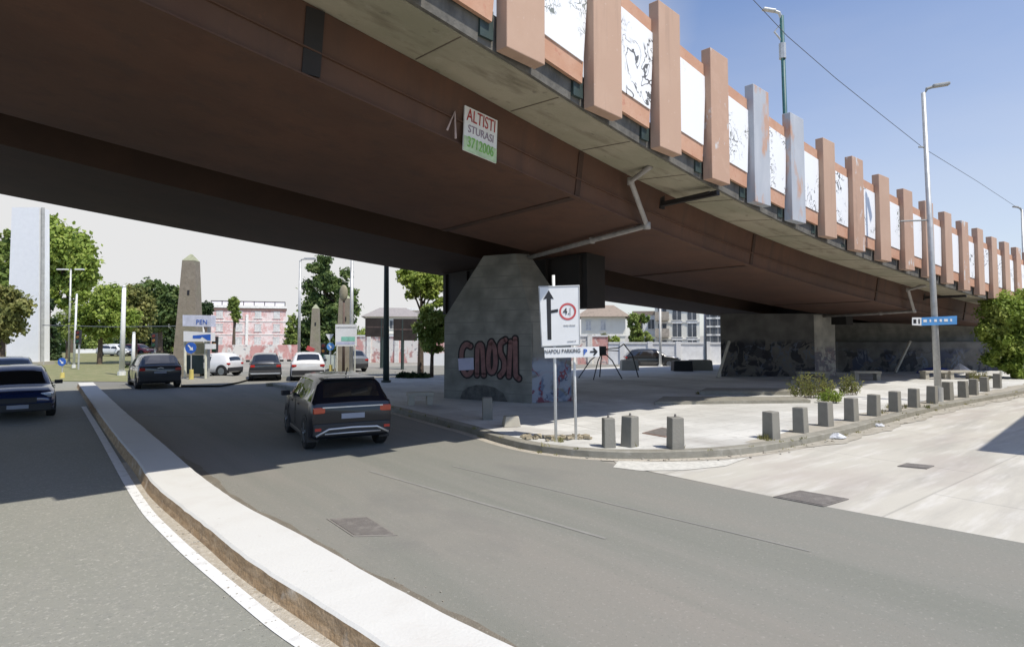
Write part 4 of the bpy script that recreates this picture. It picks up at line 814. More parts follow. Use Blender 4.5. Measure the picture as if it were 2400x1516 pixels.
    for y in (-1, 1):
        mbl = MB(); mbl.box((-.5 * L + .055, y * hw * .80, zt), (.15, hw * .30, .085 * h), rz=y * .18); mbl.build('tail_light', t, tail, bevel=.02)
        mbl = MB(); mbl.box((.468 * L, y * hw * .74, .47 * h), (.22, hw * .34, .085 * h), rz=-y * .42, ry=.2); mbl.build('headlight', t, M_lamp, bevel=.03)
        mbm = MB(); xm = sec[c1][0][0] + .05 * L; mbm.box((xm, y * (hw + .10), .66 * h), (.11, .20, .12), rz=y * .2); mbm.box((xm + .02, y * (hw - .02), .64 * h), (.05, .14, .03)); mbm.build('wing_mirror', t, M_plastic, bevel=.025)
    mbp = MB(); mbp.box((-.5 * L - .012, 0, (.475 if style == 'suv' else .30) * h), (.02, .50, .11)); mbp.box((.5 * L + .03, 0, .26 * h), (.02, .50, .11)); mbp.build('number_plate', t, M_plate)
    mbg = MB(); mbg.box((.5 * L - .035, 0, .375 * h), (.09, W * .48, .11 * h)); mbg.build('grille', t, M_plastic, bevel=.02)
    if detail > 1:
        for y in (-1, 1):
            mbh = MB(); mbh.box((-.12 * L, y * (hw + .004), .57 * h), (.16, .02, .025)); mbh.box((.10 * L, y * (hw + .004), .57 * h), (.16, .02, .025)); mbh.build('door_handle', t, M_plastic)
            mbx = MB(); xs = (-.03 * L, ); 
            for xx in (-.015 * L, .22 * L): mbx.box((xx, y * (hw - .001), .42 * h), (.008, .01, .38 * h))
            mbx.build('door_gap', t, M_black)
    return t, sec
def heading_of(deg): return R(90 - deg)          # degrees to the right of straight ahead
# black suv in front
pb = mat('black_metallic', (.007, .009, .015), rough=.3, var=.06, coat=.45, scale=1.5, spec=.4)
hd = -28.5; hv = Vector((math.sin(R(hd)), math.cos(R(hd)), 0)); rg = Vector((hv.y, -hv.x, 0))
rear = G(818, 1050); pos = rear + hv * 1.75
suv, sec = build_car('black_suv', 'black compact suv driving away from the sun into the viaduct shade', 4.15, 1.78, 1.60, pb, 'suv', pos, heading_of(hd), wheel_r=.35, tail=M_tailo)
mb = MB(); mb.tube([(-2.105, -.78, .36), (-2.115, -.52, .50), (-2.12, 0, .515), (-2.115, .52, .50), (-2.105, .78, .36)], .026, 6); mb.tube([(-2.11, -.60, .40), (-2.115, 0, .405), (-2.11, .60, .40)], .018, 6); mb.build('silver_bumper_trim', suv, M_chrome, smooth=True)
for y in (-1, 1):
    mb = MB(); mb.box((-2.10, y * .74, .50), (.03, .13, .06)); mb.build('reflector', suv, M_tail)
mb = MB(); mb.box((-1.62, 0, 1.545), (.30, 1.10, .035), ry=-.05); mb.build('roof_spoiler', suv, pb, bevel=.012)
mb = MB(); mb.tube([(-1.35, .0, 1.60), (-1.50, .0, 1.76)], .012, 6); mb.build('aerial', suv, M_plastic)
mb = MB(); mb.box((-2.092, 0, .955), (.02, 1.30, .025)); mb.build('tailgate_trim', suv, M_chrome)
# others
pg = carpaint('dark_grey_paint', (.045, .048, .055), .4, .28); pw = carpaint('white_paint', (.70, .70, .70), 0, .3); pbl = carpaint('navy_paint', (.012, .028, .10), .25, .18)
def car_at(name, label, x, y, deg, **k):
    f = 1 if not k.pop('front', False) else -1
    L_ = k.get('L', 4.2); p = G(x, y); h_ = Vector((math.sin(R(deg)), math.cos(R(deg)), 0)); return build_car(name, label, loc=p + h_ * (L_ / 2) * f, head=heading_of(deg), **k)[0]
c2 = car_at('dark_grey_suv', 'dark grey suv driving away beside the far end of the median', 375, 911, -38, L=4.3, W=1.82, H=1.62, paint=pg, style='suv', wheel_r=.35)
mb = MB(); mb.tube([(-2.16, -.12, .95), (-2.165, 0, .99), (-2.16, .12, .95)], .018, 5); mb.build('tailgate_emblem', c2, M_chrome)
c3 = car_at('grey_estate_car', 'dark grey hatchback driving away in the sun right of the white microcar', 622, 893, -23, L=4.1, W=1.64, H=1.5, paint=pg, style='hatch')
mb = MB(); mb.box((-2.15, 0, .42), (.05, 1.5, .08)); mb.build('silver_bumper_trim', c3, M_chrome)
c4_ = car_at('white_car', 'white hatchback with red tail lights partly hidden behind the black suv', 722, 893, -20, L=4.2, W=1.8, H=1.55, paint=pw, style='hatch')
c5 = car_at('white_microcar', 'tiny white two seat car turning left in front of the pink building', 552, 881, -78, L=2.5, W=1.5, H=1.42, paint=pw, style='micro', detail=1)
bc = G(62, 985) ; 
c6 = car_at('navy_car', 'dark navy car coming towards the camera, cut by the left edge', 40, 986, 180 - 40, L=4.3, W=1.84, H=1.54, paint=pbl, style='hatch', front=True)
c7 = car_at('blue_car', 'blue car following behind the navy car at the left edge', 22, 931, 180 - 40, L=4.3, W=1.8, H=1.56, paint=carpaint('blue_paint', (.03, .06, .13), .25, .2), style='suv', front=True)
pk = 'cars parked or waiting in the distance'
car_at('grey_car', 'pale grey car waiting behind the road sign pillar', 836, 872, -35, L=4.1, W=1.75, H=1.5, paint=carpaint('mid_grey_paint', (.16, .17, .18)), style='hatch', detail=1, group=pk)
car_at('black_car', 'black car between the suv roof and the thick dark pole', 886, 897, 60, L=3.9, W=1.75, H=1.45, paint=pb, style='hatch', detail=1, group=pk, loc=None) if False else None
for (x, Y, deg, p, lab) in ((1528, 47, 95, carpaint('charcoal_paint', (.03, .032, .034)), 'charcoal car parked in the shade right of the black steel frame'), (1738, 43, 88, pg, 'car parked behind the broad pier'), (272, 72, 100, pw, 'white car parked beyond the grass verge'), (322, 74, 100, carpaint('red_paint', (.35, .03, .03)), 'red car parked beyond the grass verge')):
    if x == 1738: continue
    q = AT(x, 870, Y); build_car(p.name.replace('_paint', '').replace('_metallic', '') + '_parked_car', lab, 4.1, 1.75, 1.45, p, 'hatch', Vector((q.x, Y, ZP if 1400 < x < 1700 and Y < 30 else .0)), heading_of(deg), group=pk, detail=1)
# ================================================================== POLES, SIGNS, SIGNALS
def pole(name, label, x, yb, yt, r, m, Y=None, z0=0, xt=None, cat='pole', group=None, cap=True):
    base = G(x, yb, z0) if Y is None else Vector((AT(x, 800, Y).x, Y, z0)); top = AT(xt if xt is not None else x, yt, base.y)
    t = thing(name, label, cat, base, 0, group); mb = MB(); mb.tube([(0, 0, -.02), top - base], [r, r * .7], 10); mb.build('shaft', t, m, smooth=True)
    mb = MB(); mb.tube([(0, 0, 0), (0, 0, .25)], r * 1.5, 10); mb.build('base', t, m)
    if cap: mb = MB(); q = top - base; mb.tube([q, q + Vector((0, 0, .06))], [r * .9, r * .3], 8); mb.build('cap', t, m)
    return t, top - base
pole('tram_pole', 'tall white tapering pole behind the dark grey suv', 285, 880, 672, .16, M_polew, xt=291)
pole('tram_pole', 'shorter white pole to the right of the tall white one', 311, 872, 780, .13, M_polew, xt=314)
pole('utility_pole', 'thick dark green pole standing left of the shaded plane tree', 906, 903, 560, .16, M_poledk, Y=30.4)
t, q = pole('street_lamp', 'slim grey lamp post left of the tall dark conifer', 701, 870, 612, .11, M_galv, Y=44, xt=704, cat='street lamp')
mb = MB(); mb.tube([q, q + Vector((.1, 0, .12)), q + Vector((.35, 0, .15))], .05, 6); mb.box(q + Vector((.7, 0, .17)), (.8, .25, .12)); mb.build('lamp_head', t, M_galv)
pole('catenary_pole', 'grey steel pole in front of the right side of the dark conifer', 824, 882, 606, .13, M_galv, Y=38, xt=825)
t, q = pole('street_lamp', 'grey lamp post with two white heads before the big poplar', 163, 872, 632, .10, M_galv, Y=52, xt=166, cat='street lamp')
mb = MB(); mb.box(q + Vector((-.7, 0, .02)), (.9, .25, .1)); mb.box(q + Vector((.75, 0, .02)), (.7, .25, .1)); mb.build('lamp_head', t, M_signw)
pole('tram_pole', 'thin cream pole between the double headed lamp and the round trees', 175, 868, 690, .09, M_polew, Y=46, xt=180)
pole('street_lamp', 'pale slender pole in front of the cream balcony flats', 1547, 876, 700, .11, M_polew, Y=46)
pole('street_lamp', 'second pale slender pole before the flats, nearer the broad pier', 1652, 876, 700, .12, M_polew, Y=44)
pole('street_lamp', 'short pale pole by the white wall in front of the tarpaulin', 2344, 884, 838, .08, M_polew, Y=36)
# span wire between the left poles
o = MB(); a = AT(100, 762, 46); b = AT(430, 764, 46); o.tube([(0, 0, 0), (b - a) * .5 - Vector((0, 0, .1)), b - a], .03, 5); o = o.build('span_wire', None, M_wirem); o.location = a; tag(o, 'thin dark wire strung across the round trees on the left', 'wire')
# blue arrow signs on yellow bollards
def arrow_sign(x, yb, yc, rpx, label, col, Y=None):
    base = G(x, yb); t = thing('arrow_sign', label, 'road sign', base); c = AT(x, yc, base.y) - base; rr = rpx / F * base.y
    mb = MB(); mb.tube([(0, 0, 0), c], .03, 8); mb.build('post', t, M_galv)
    mb = MB(); mb.tube([(0, 0, 0), (0, 0, c.z * .35)], [.13, .10], 10); mb.build('yellow_base', t, mat('yellow_plastic', (.62, .52, .16), rough=.6))
    n = 20; mb = MB(); mb.add([(rr * math.cos(2 * math.pi * k / n), -.05, rr * math.sin(2 * math.pi * k / n)) for k in range(n)] + [(rr * math.cos(2 * math.pi * k / n), -.02, rr * math.sin(2 * math.pi * k / n)) for k in range(n)], [tuple(range(n))] + [tuple(range(n, 2 * n))[::-1]] + [(k, n + k, n + (k + 1) % n, (k + 1) % n) for k in range(n)])
    d = mb.build('disc', t, col); d.location = c
    mb = MB(); s = rr * .55; mb.add([(x_ * s, -.058, z_ * s) for x_, z_ in ((-1.0, .75), (-.7, 1.05), (.35, 0), (.65, .35), (.85, -.85), (-.4, -.65), (-.05, -.35))], [(0, 1, 2, 3, 4, 5, 6)]); ar = mb.build('white_arrow', d, M_signw)
    return t
arrow_sign(448, 893, 815, 13, 'round blue arrow sign on a yellow base beside the dark board', M_blue)
arrow_sign(146, 886, 848, 9.5, 'small round blue arrow sign at the edge of the grass verge', M_blue)
arrow_sign(775, 878, 812, 9, 'small light blue round sign between the two obelisks', M_ltblue)
# round white no-entry style sign, shelter board
b0 = G(426, 893); t = thing('notice_board', 'dark board on two white posts below the blue petrol signs', 'board', b0)
for x in (434, 482):
    p = G(x, 891); q = AT(x, 800 if x == 434 else 795, p.y); mb = MB(); mb.tube([p - b0, q - b0], .07, 8); mb.build('post', t, mat('cream_post', (.68, .67, .55), rough=.6))
Yb = G(450, 889).y + .25
P, nn_, o = quadplate('board', [(437, 832), (476, 832), (476, 876), (437, 876)], Yb, Yb, .08, M_poledk, t, b0)
P, nn_, o = quadplate('cream_panel', [(456, 803), (480, 803), (480, 830), (456, 830)], Yb, Yb, .08, mat('khaki_panel', (.33, .31, .20)), t, b0)
c = AT(449, 790, Yb - .35); mb = MB(); n = 20; rr = .24; mb.lathe([(rr, -.02), (rr, .02)], 20, axis='Y'); o = mb.build('round_sign', t, M_red); o.location = c - b0; mb = MB(); mb.lathe([(rr * .74, -.03), (rr * .74, .022)], 20, axis='Y'); o2 = mb.build('round_sign_face', o, M_signw)
# petrol station totem
Yp = 33.5; bp_ = Vector((AT(460, 850, Yp).x, Yp, 0)); t = thing('petrol_totem', 'white petrol station totem with blue letters in front of the pink building', 'sign', bp_)
P, nn_, top = quadplate('top_panel', [(428, 738), (495, 739), (495, 766), (428, 764)], Yp, Yp, .5, mat('totem_lilac', (.60, .62, .72), rough=.5), t, bp_)
def onq(x, y, k): return AT(x, y, Yp) - bp_ + Vector((0, -k, 0))
text('blue_letters', 'PEN', .36, frame(onq(473, 755, .012), (1, 0, 0)), M_blue, top)
P, nn_, low_ = quadplate('lower_panel', [(430, 776), (494, 780), (494, 800), (430, 800)], Yp, Yp, .5, M_signw, t, bp_)
mb = MB(); mb.add([onq(*q_, .01) for q_ in ((452, 786), (494, 783), (494, 798), (486, 797), (474, 789), (470, 793), (452, 793))][::-1], [(0, 1, 2, 3, 4, 5, 6)]); mb.build('blue_swoosh', low_, M_blue)
P, nn_, o = quadplate('small_panel', [(481, 806), (498, 806), (498, 818), (481, 818)], Yp, Yp, .4, M_signw, t, bp_)
mb = MB(); mb.box((.35, .62, 1.7), (.14, .14, 3.4)); mb.build('mast', t, M_galv)
# traffic lights
def signal(x, yb, yt, label, backm, Y=None, lens=True):
    base = G(x, yb) if Y is None else Vector((AT(x, 800, Y).x, Y, 0)); t = thing('traffic_light', label, 'traffic light', base); c0 = AT(x, yt, base.y) - base
    mb = MB(); mb.tube([(0, 0, 0), (0, 0, c0.z)], .06, 8); mb.build('post', t, M_galv)
    mb = MB(); mb.box((0, -.1, c0.z), (.34, .22, 1.0)); hs = mb.build('housing', t, backm, bevel=.03)
    for k, m in enumerate((mat('red_lens', (.12, .015, .01), rough=.3), mat('amber_lens', (.22, .10, .02), rough=.3), mat('green_lens', (.01, .06, .03), rough=.3))):
        mb = MB(); mb.lathe([(.10, -.25), (.11, -.21)], 12, axis='Y'); o = mb.build('lens', hs, m); o.location = (0, 0, c0.z + .31 - k * .31)
    return t
signal(364, 880, 798, 'traffic light with orange lens visible above the dark grey suv', M_plastic, Y=42)
signal(506, 880, 807, 'black traffic light hanging left of the pink building', M_plastic, Y=38)
signal(186, 880, 790, 'traffic light before the round tree, right of the cream pole', M_plastic, Y=44)
signal(760, 876, 822, 'dark traffic light beside the small obelisk', M_plastic, Y=40)
# ================================================================== OBELISKS
M_ob = layered('tuff_stone', (.24, .205, .155), [((.31, .27, .21), 2.0, .45, .7, ONE, .8), ((.17, .15, .11), 5, .52, .72, ONE, .8), ((.20, .22, .12), .5, .5, .7, ONE, .5)], bump=.8, bscale=10)
def obelisk(x, Y, ytop, yshoulder, wt, wb_, label, xb=None):
    b = Vector((AT(x, 800, Y).x, Y, 0)); t = thing('obelisk', label, 'obelisk', b, .12); zs = AT(x, yshoulder, Y).z; zt = AT(x, ytop, Y).z
    s0 = wb_ / F * Y * .86; s1 = wt / F * Y * .78; mb = MB(); sq = lambda s_, dx=0: [(-s_ / 2 + dx, -s_ / 2), (s_ / 2 + dx, -s_ / 2), (s_ / 2 + dx, s_ / 2), (-s_ / 2 + dx, s_ / 2)]
    n = 8
    for i in range(n):
        f0 = i / n; f1 = (i + 1) / n; mb.prism(sq(s0 + (s1 - s0) * f0), zs * f0, zs * f1, sq(s0 + (s1 - s0) * f1))
    mb.build('shaft', t, M_ob); mb = MB(); mb.prism(sq(s1), zs, zt, sq(s1 * .12)); mb.build('pyramid_cap', t, mat('mossy_stone', (.33, .34, .22), var=.2))
    mb = MB(); mb.prism(sq(s0 * 1.12), 0, .35); mb.build('plinth', t, M_ob)
    mb = MB(); mb.box((s0 * .05, -(s0 + (s1 - s0) * .72) / 2 - .0, zs * .72), (.12, .06, .28)); mb.build('niche', t, M_black)
obelisk(443, 37, 596, 612, 37, 62, 'tall weathered stone obelisk behind the petrol station totem')
obelisk(739, 52, 713, 723, 19, 27, 'small slim obelisk in front of the dark conifer')
obelisk(809, 41, 690, 700, 34, 44, 'stubby grey green obelisk behind the white and green road sign')
# mirror and board sign in front of the third obelisk
t, q = pole('traffic_mirror', 'brown pole carrying an oval mirror seen from behind', 806, 878, 700, .09, mat('brown_pole', (.12, .08, .06), rough=.7), Y=37.5, cat='mirror', cap=False)
mb = MB(); mb.lathe([(.02, -.06), (.2, -.03), (.27, .03), (.02, .10)], 20, axis='Y'); mb.v = [(v[0], v[1], v[2] * 1.9) for v in mb.v]; o = mb.build('oval_back', t, mat('mirror_back', (.30, .27, .18), rough=.7, var=.15), smooth=True); o.location = q + Vector((0, -.12, .35))
b0 = Vector((AT(812, 800, 36).x, 36, 0)); t = thing('destination_sign', 'white road sign with a green strip below the oval mirror', 'road sign', b0)
def p36(x, y, k=0): return AT(x, y, 36) - b0 + Vector((0, -k, 0))
P, nn_, pn = quadplate('panel', [(786, 760), (836, 760), (836, 811), (786, 811)], 36, 36, .04, M_signw, t, b0)
def patch(name, x0, y0, x1, y1, m, k, par, fn): mb = MB(); mb.add([fn(x0, y1, k), fn(x1, y1, k), fn(x1, y0, k), fn(x0, y0, k)], [(0, 1, 2, 3)]); return mb.build(name, par, m)
patch('green_strip', 800, 789, 832, 799, mat('strip_green', (.25, .58, .45)), .01, pn, p36); patch('lilac_strip', 788, 801, 832, 807, mat('strip_lilac', (.50, .52, .66)), .01, pn, p36)
patch('grey_strip', 788, 766, 834, 768, M_galv, .01, pn, p36)
for x in (790, 832): mb = MB(); mb.tube([p36(x, 808), Vector((p36(x, 808).x, .03, 0))], .04, 8); mb.build('post', t, mat('cream_post2', (.6, .6, .52), rough=.6))
b0 = Vector((AT(769, 800, 39).x, 39, 0)); t = thing('utility_cabinet', 'pale greenish cabinet left of the third obelisk', 'cabinet', b0); P, nn_, o = quadplate('door', [(758, 832), (781, 833), (781, 864), (759, 864)], 39, 39, .5, mat('pale_green', (.55, .60, .53)), t, b0); mb = MB(); mb.box((0, .3, .1), (.6, .4, .2)); mb.build('foot', t, M_conc)
b0 = Vector((AT(773, 800, 39.5).x, 39.5, 0)); t = thing('give_way_sign', 'small white triangular sign above the light blue round sign', 'road sign', b0); mb = MB(); zt = AT(773, 783, 39.5).z; zl = AT(773, 799, 39.5).z; mb.add([(-.26, -.05, zt), (.26, -.05, zt), (0, -.05, zl)], [(0, 2, 1)]); mb.add([(-.26, -.03, zt), (.26, -.03, zt), (0, -.03, zl)], [(0, 1, 2)]); mb.build('triangle', t, M_signw); mb = MB(); mb.tube([(0, 0, 0), (0, 0, zt)], .03, 6); mb.build('post', t, M_galv)
# red and white thing above the white car: kiosk mast
t, q = pole('red_sign', 'red and white sign on a post above the white hatchback', 728, 872, 830, .06, M_galv, Y=42, cat='road sign'); mb = MB(); mb.box(q + Vector((0, -.1, -.2)), (.45, .06, .75)); mb.box(q + Vector((.02, -.1, .35)), (.55, .06, .3), ry=.4); mb.build('red_panel', t, M_red)
# dark billboards
for (x0, y0, x1, y1, Y, px_, lab) in ((856, 745, 902, 789, 46, 894, 'dark brown billboard panel left of the thick green pole'), (922, 747, 977, 798, 44, 943, 'larger black billboard right of the thick green pole')):
    b0 = Vector((AT(px_, 800, Y).x, Y, 0)); t = thing('billboard', lab, 'billboard', b0); P, nn_, pn = quadplate('panel', [(x0, y0), (x1, y0), (x1, y1), (x0, y1)], Y, Y, .15, mat('billboard_dark', (.03, .022, .018), var=.4, scale=1.5), t, b0)
    f_ = lambda x, y, k=0, Y=Y, b0=b0: AT(x, y, Y) - b0 + Vector((0, -k, 0)); patch('faded_strip', x0 + 2, (y0 + y1) / 2 - 2, x1 - 3, (y0 + y1) / 2 + 1, mat('billboard_brown', (.10, .07, .06), var=.4), .01, pn, f_)
    mb = MB(); mb.tube([(0, .1, 0), (0, .1, AT(px_, y0, Y).z)], .12, 8); mb.build('post', t, M_poledk)
# ================================================================== BUILDINGS
M_shut = mat('pale_shutter', (.58, .57, .54), rough=.7, var=.2, scale=2)
M_win = mat('window_dark', (.10, .11, .12), rough=.15, var=.3, scale=.7); M_trim = mat('pale_trim', (.78, .76, .70), rough=.8)
M_mural = layered('mural_pink', (.70, .46, .42), [((.58, .32, .29), .35, .45, .6, ONE, .8), ((.78, .70, .66), .8, .48, .58, ONE, .7), ((.48, .40, .38), 1.1, .57, .64, ONE, .6), ((.82, .78, .74), 2.6, .52, .60, ONE, .5)], bump=.1)
M_cream = layered('cream_render', (.80, .77, .66), [((.70, .66, .55), .6, .5, .7, ONE, .7)], bump=.1); M_roof = layered('tile_roof', (.30, .235, .18), [((.21, .17, .13), 3, .5, .65, (1, .2, 1), .8)], bump=.4)
def building(name, label, x0, x1, ytop, Y, wallm, floors, cols, depth=12, roof=None, yaw=0.0, winh=1.5, winw=1.0, skip=(), zbase=0, balcony=(), winm=None, roofm=None):
    a = AT(x0, 800, Y); b = AT(x1, 800, Y); w = b.x - a.x; h = AT((x0 + x1) / 2, ytop, Y).z; base = Vector((a.x + w / 2, Y, 0)); yaw = -math.atan2(base.x, Y); w *= math.cos(yaw); t = thing(name, label, 'building', base, yaw)
    mb = MB(); mb.box((0, depth / 2, h / 2), (w, depth, h)); mb.build('wall', t, wallm)
    fh = h / floors
    for f in range(floors):
        for c in range(cols):
            if (f, c) in skip: continue
            x = (c + .5) / cols * w - w / 2; z = fh * (f + .52)
            mb = MB(); mb.box((x, -.02, z), (winw, .06, winh)); wi = mb.build('window', t, winm or M_win)
            mb = MB(); mb.box((x, -.06, z - winh / 2 - .06), (winw + .3, .14, .1)); mb.box((x, -.05, z + winh / 2 + .05), (winw + .2, .10, .08)); mb.box((x, -.058, z), (.05, .03, winh)); mb.build('frame', wi, M_trim)
        if f: mb = MB(); mb.box((0, -.04, fh * f), (w + .1, .10, .16)); mb.build('string_course', t, M_trim)
    for (f, c) in balcony:
        x = (c + .5) / cols * w - w / 2; z = fh * (f + .15); mb = MB(); mb.box((x, -.7, z), (w / cols * .95, 1.3, .15)); mb.box((x, -1.32, z + .5), (w / cols * .95, .06, .9)); mb.build('balcony', t, mat('balcony_tan', (.42, .36, .28), var=.2))
    if roof == 'hip':
        mb = MB(); o_ = .7; mb.prism([(-w / 2 - o_, -o_), (w / 2 + o_, -o_), (w / 2 + o_, depth + o_), (-w / 2 - o_, depth + o_)], h + .004, h + 1.7, [(-w / 4, depth * .4), (w / 4, depth * .4), (w / 4, depth * .6), (-w / 4, depth * .6)]); mb.build('roof', t, roofm or M_roof)
    else:
        mb = MB(); mb.box((0, -.1, h + .25), (w + .3, .3, .5)); mb.box((w / 2, depth / 2, h + .25), (.3, depth, .5)); mb.build('parapet', t, roof or M_trim)
    return t, w, h
t, w, h = building('pink_building', 'three storey pink building covered in pale murals behind the petrol station totem', 492, 671, 722, 120, M_mural, 3, 4, 14, winh=1.4, winw=1.2, winm=M_shut)
mb = MB(); mb.box((0, 4, h + 1.0), (w * .98, .15, .9)); mb.build('roof_screen', t, M_signw); mb = MB(); mb.box((0, 4, h + 1.52), (w, .3, .12)); 
for k in range(8): mb.box((-w / 2 + k * w / 7, 4, h + .8), (.15, .2, 1.5))
mb.build('roof_railing', t, mat('rail_dark', (.06, .06, .06))); mb = MB(); mb.box((0, -.08, h - .25), (w + .3, .16, .5)); mb.build('cornice', t, mat('brown_cornice', (.20, .12, .10)))
mb = MB(); mb.box((-w * .02, -.15, h * .42), (.5, .2, h * .84)); mb.build('white_pilaster', t, M_trim)
building('cream_house', 'cream two storey house with tiled hip roof right of the direction sign', 1362, 1466, 742, 78, M_cream, 2, 3, 12, 'hip', winh=1.1, winw=.6, winm=M_shut, skip=((0, 2), (1, 2)))
building('cream_flats', 'cream block of flats with brown balconies left of the broad pier', 1535, 1640, 716, 74, M_cream, 3, 3, 12, None, winh=1.6, winw=1.0, balcony=((1, 0), (2, 0), (0, 0)))
building('white_house', 'pale narrow house between the climbing plants and the flats', 1486, 1540, 738, 80, M_signw, 2, 2, 10, M_roof, winh=1.2, winw=.8)
building('glass_block', 'grey block with banded windows just left of the broad pier', 1655, 1730, 726, 90, mat('grey_block', (.38, .36, .38), var=.15), 5, 4, 10, None, winh=1.3, winw=1.4)
building('grey_roofed_house', 'low house with wide grey roof behind the dark billboards', 856, 985, 742, 100, M_cream, 2, 5, 14, 'hip', winh=1.3, winw=1.0, roofm=mat('grey_roof', (.30, .27, .25), var=.15))
building('long_pale_building', 'pale building with flat roof between the billboards and the first pier', 950, 1080, 728, 125, mat('peach_render', (.74, .62, .50), var=.1), 3, 5, 14, None)
building('distant_hall', 'low pale blue roofed hall beyond the grass verge', 178, 262, 828, 84, mat('pale_blue_sheet', (.34, .45, .60), var=.2), 1, 4, 12, M_signw, winh=1.0)
building('distant_house', 'low reddish house behind the parked cars on the left', 300, 412, 806, 110, mat('reddish_render', (.42, .24, .19), var=.2), 1, 5, 12, M_roof, winh=1.2)
building('far_white_block', 'white block glimpsed between the poplar and the round trees', 60, 235, 752, 150, mat('white_render', (.66, .67, .68), var=.05), 5, 7, 16, None, winh=1.5)
# boundary walls
def wall(name, label, pts, h, m, capm=None, th=.35, posts=0, postm=None):
    t = thing(name, label, 'wall', (pts[0][0], pts[0][1], 0)); o_ = Vector(t.location); mb = MB(); mc = MB(); mp_ = MB()
    for i in range(len(pts) - 1):
        a = Vector((pts[i][0], pts[i][1], 0)); b = Vector((pts[i + 1][0], pts[i + 1][1], 0)); d = b - a; rz = math.atan2(d.y, d.x); c = (a + b) / 2 - o_
        mb.box(c + Vector((0, 0, h / 2)), (d.length, th, h), rz=rz)
        if capm: mc.box(c + Vector((0, 0, h + .07)), (d.length, th + .12, .14), rz=rz)
        for k in range(posts): mp_.box(a.lerp(b, (k + .5) / posts) - o_ + Vector((0, 0, h / 2 + .1)), (.4, th + .2, h + .2), rz=rz)
    mb.build('panel', t, m)
    if capm: mc.build('coping', t, capm)
    if posts: mp_.build('post', t, postm or M_trim)
    return t
M_pinkwall = layered('pink_wall', (.66, .36, .32), [((.80, .77, .70), .5, .50, .55, (1, 1, .5), .95), ((.46, .18, .16), 1.4, .55, .62, ONE, .8), ((.25, .25, .27), 2.3, .6, .63, ONE, .7)], bump=.1)
xy = lambda x, Y: (AT(x, 800, Y).x, Y)
wall('pink_boundary_wall', 'long pink and white painted boundary wall with white coping behind the first pier', [xy(835, 56), xy(1100, 54), xy(1425, 52)], 2.35, M_pinkwall, M_signw, posts=4)
wall('white_boundary_wall', 'white panelled boundary wall continuing right of the pink one', [xy(1426, 52), xy(1760, 50)], 1.75, mat('white_wall', (.80, .81, .82), var=.12, scale=1.5), M_signw, posts=5, postm=M_signw)
wall('mural_wall', 'low pink mural wall in front of the three storey pink building', [xy(490, 62), xy(700, 62)], 1.5, M_pinkwall, None)
wall('base_wall', 'low white wall beside the plane tree', [xy(990, 50), xy(1060, 50)], 1.0, M_signw, None)
# tall white pylon on the left
b0 = G(60, 862); b0 = Vector((AT(62, 860, 50).x, 50, 0)); t = thing('white_pylon', 'very tall plain white slab pylon at the left between the trees', 'pylon', b0)
mb = MB(); zt = AT(62, 430, 50).z; q = [AT(14, 853, 50).x - b0.x, AT(90, 853, 50).x - b0.x, AT(33, 430, 50).x - b0.x, AT(94, 430, 50).x - b0.x]
z0_ = 0; hgt = AT(62, 486, 50).z
mb.mat(M_signw); mb.add([(q[0], 0, 0), (q[1], 0, 0), (q[1] + .1, 1.1, 0), (q[0], 1.1, 0), (q[2] - .1, 0, hgt), (q[3], 0, hgt), (q[3] + .02, 1.1, hgt), (q[2], 1.1, hgt)], [(0, 1, 5, 4), (2, 3, 7, 6), (3, 0, 4, 7), (4, 5, 6, 7), (1, 2, 6, 5)])
mb.build('slab', t); mb = MB(); mb.tube([(q[1] + .17, .2, 0), (q[3] + .17, .2, hgt)], .16, 4); mb.build('steel_edge', t, M_bedge)
mb = MB(); mb.box(((q[0] + q[1]) / 2, .5, .15), (3.2, 1.8, .3)); mb.build('footing', t, M_conc)
# black steel spider frame on the plaza
b0 = G(1412, 893, ZP); b0 = Vector((AT(1412, 880, 33).x, 33, ZP)); t = thing('steel_frame_sculpture', 'black steel frame of splayed legs meeting at a hub in front of the pink wall', 'sculpture', b0)
def p33(x, y): q = AT(x, y, 33) - b0; q.z = max(q.z, -.0); return q
hub = p33(1412, 822); mb = MB(); mb.box(hub, (.35, .35, .5)); mb.build('hub', t, M_black)
for (x, yy, dy) in ((1358, 874, .4), (1385, 877, -1.0), (1413, 878, 1.2), (1455, 876, -.4)):
    e = p33(x, yy); e.z = 0; e.y = dy; m_ = hub.lerp(e, .5) + Vector((0, 0, .22)); mb = MB(); mb.tube([hub, m_, e], .032, 6); mb.build('leg', t, M_black)
mb = MB(); mb.tube([p33(1400, 820), p33(1450, 822)], .03, 6); mb.tube([p33(1395, 820), p33(1450, 815), p33(1462, 806)], .03, 5); mb.build('arm', t, M_black)
b0 = Vector((AT(1478, 870, 34).x, 34, ZP)); mb = MB(); mb.tube([AT(1462, 806, 34) - b0, AT(1482, 832, 34) - b0, Vector((AT(1496, 860, 34).x - b0.x, 0, 0))], .035, 6); o = mb.build('bent_post', None, M_black); o.location = b0; tag(o, 'thin bent dark post leaning right of the steel frame', 'post')
for (x, Y, w_, lab) in ((1475, 41, 1.2, 'pale concrete planter left of the charcoal parked car'), (1640, 41, 1.6, 'pale concrete planter near the second slender pole'), (1598, 40, 1.3, 'dark stained planter box before the white boundary wall')):
    t = thing('concrete_planter', lab, 'planter', (AT(x, 870, Y).x, Y, 0)); mb = MB(); mb.box((0, 0, .4), (w_, .8, .8), taper=.92); mb.build('tub', t, M_conc if x != 1598 else M_plastic, bevel=.03); mb = MB(); mb.box((0, 0, .8), (w_ * .8, .6, .06)); mb.build('soil', t, M_rubble)
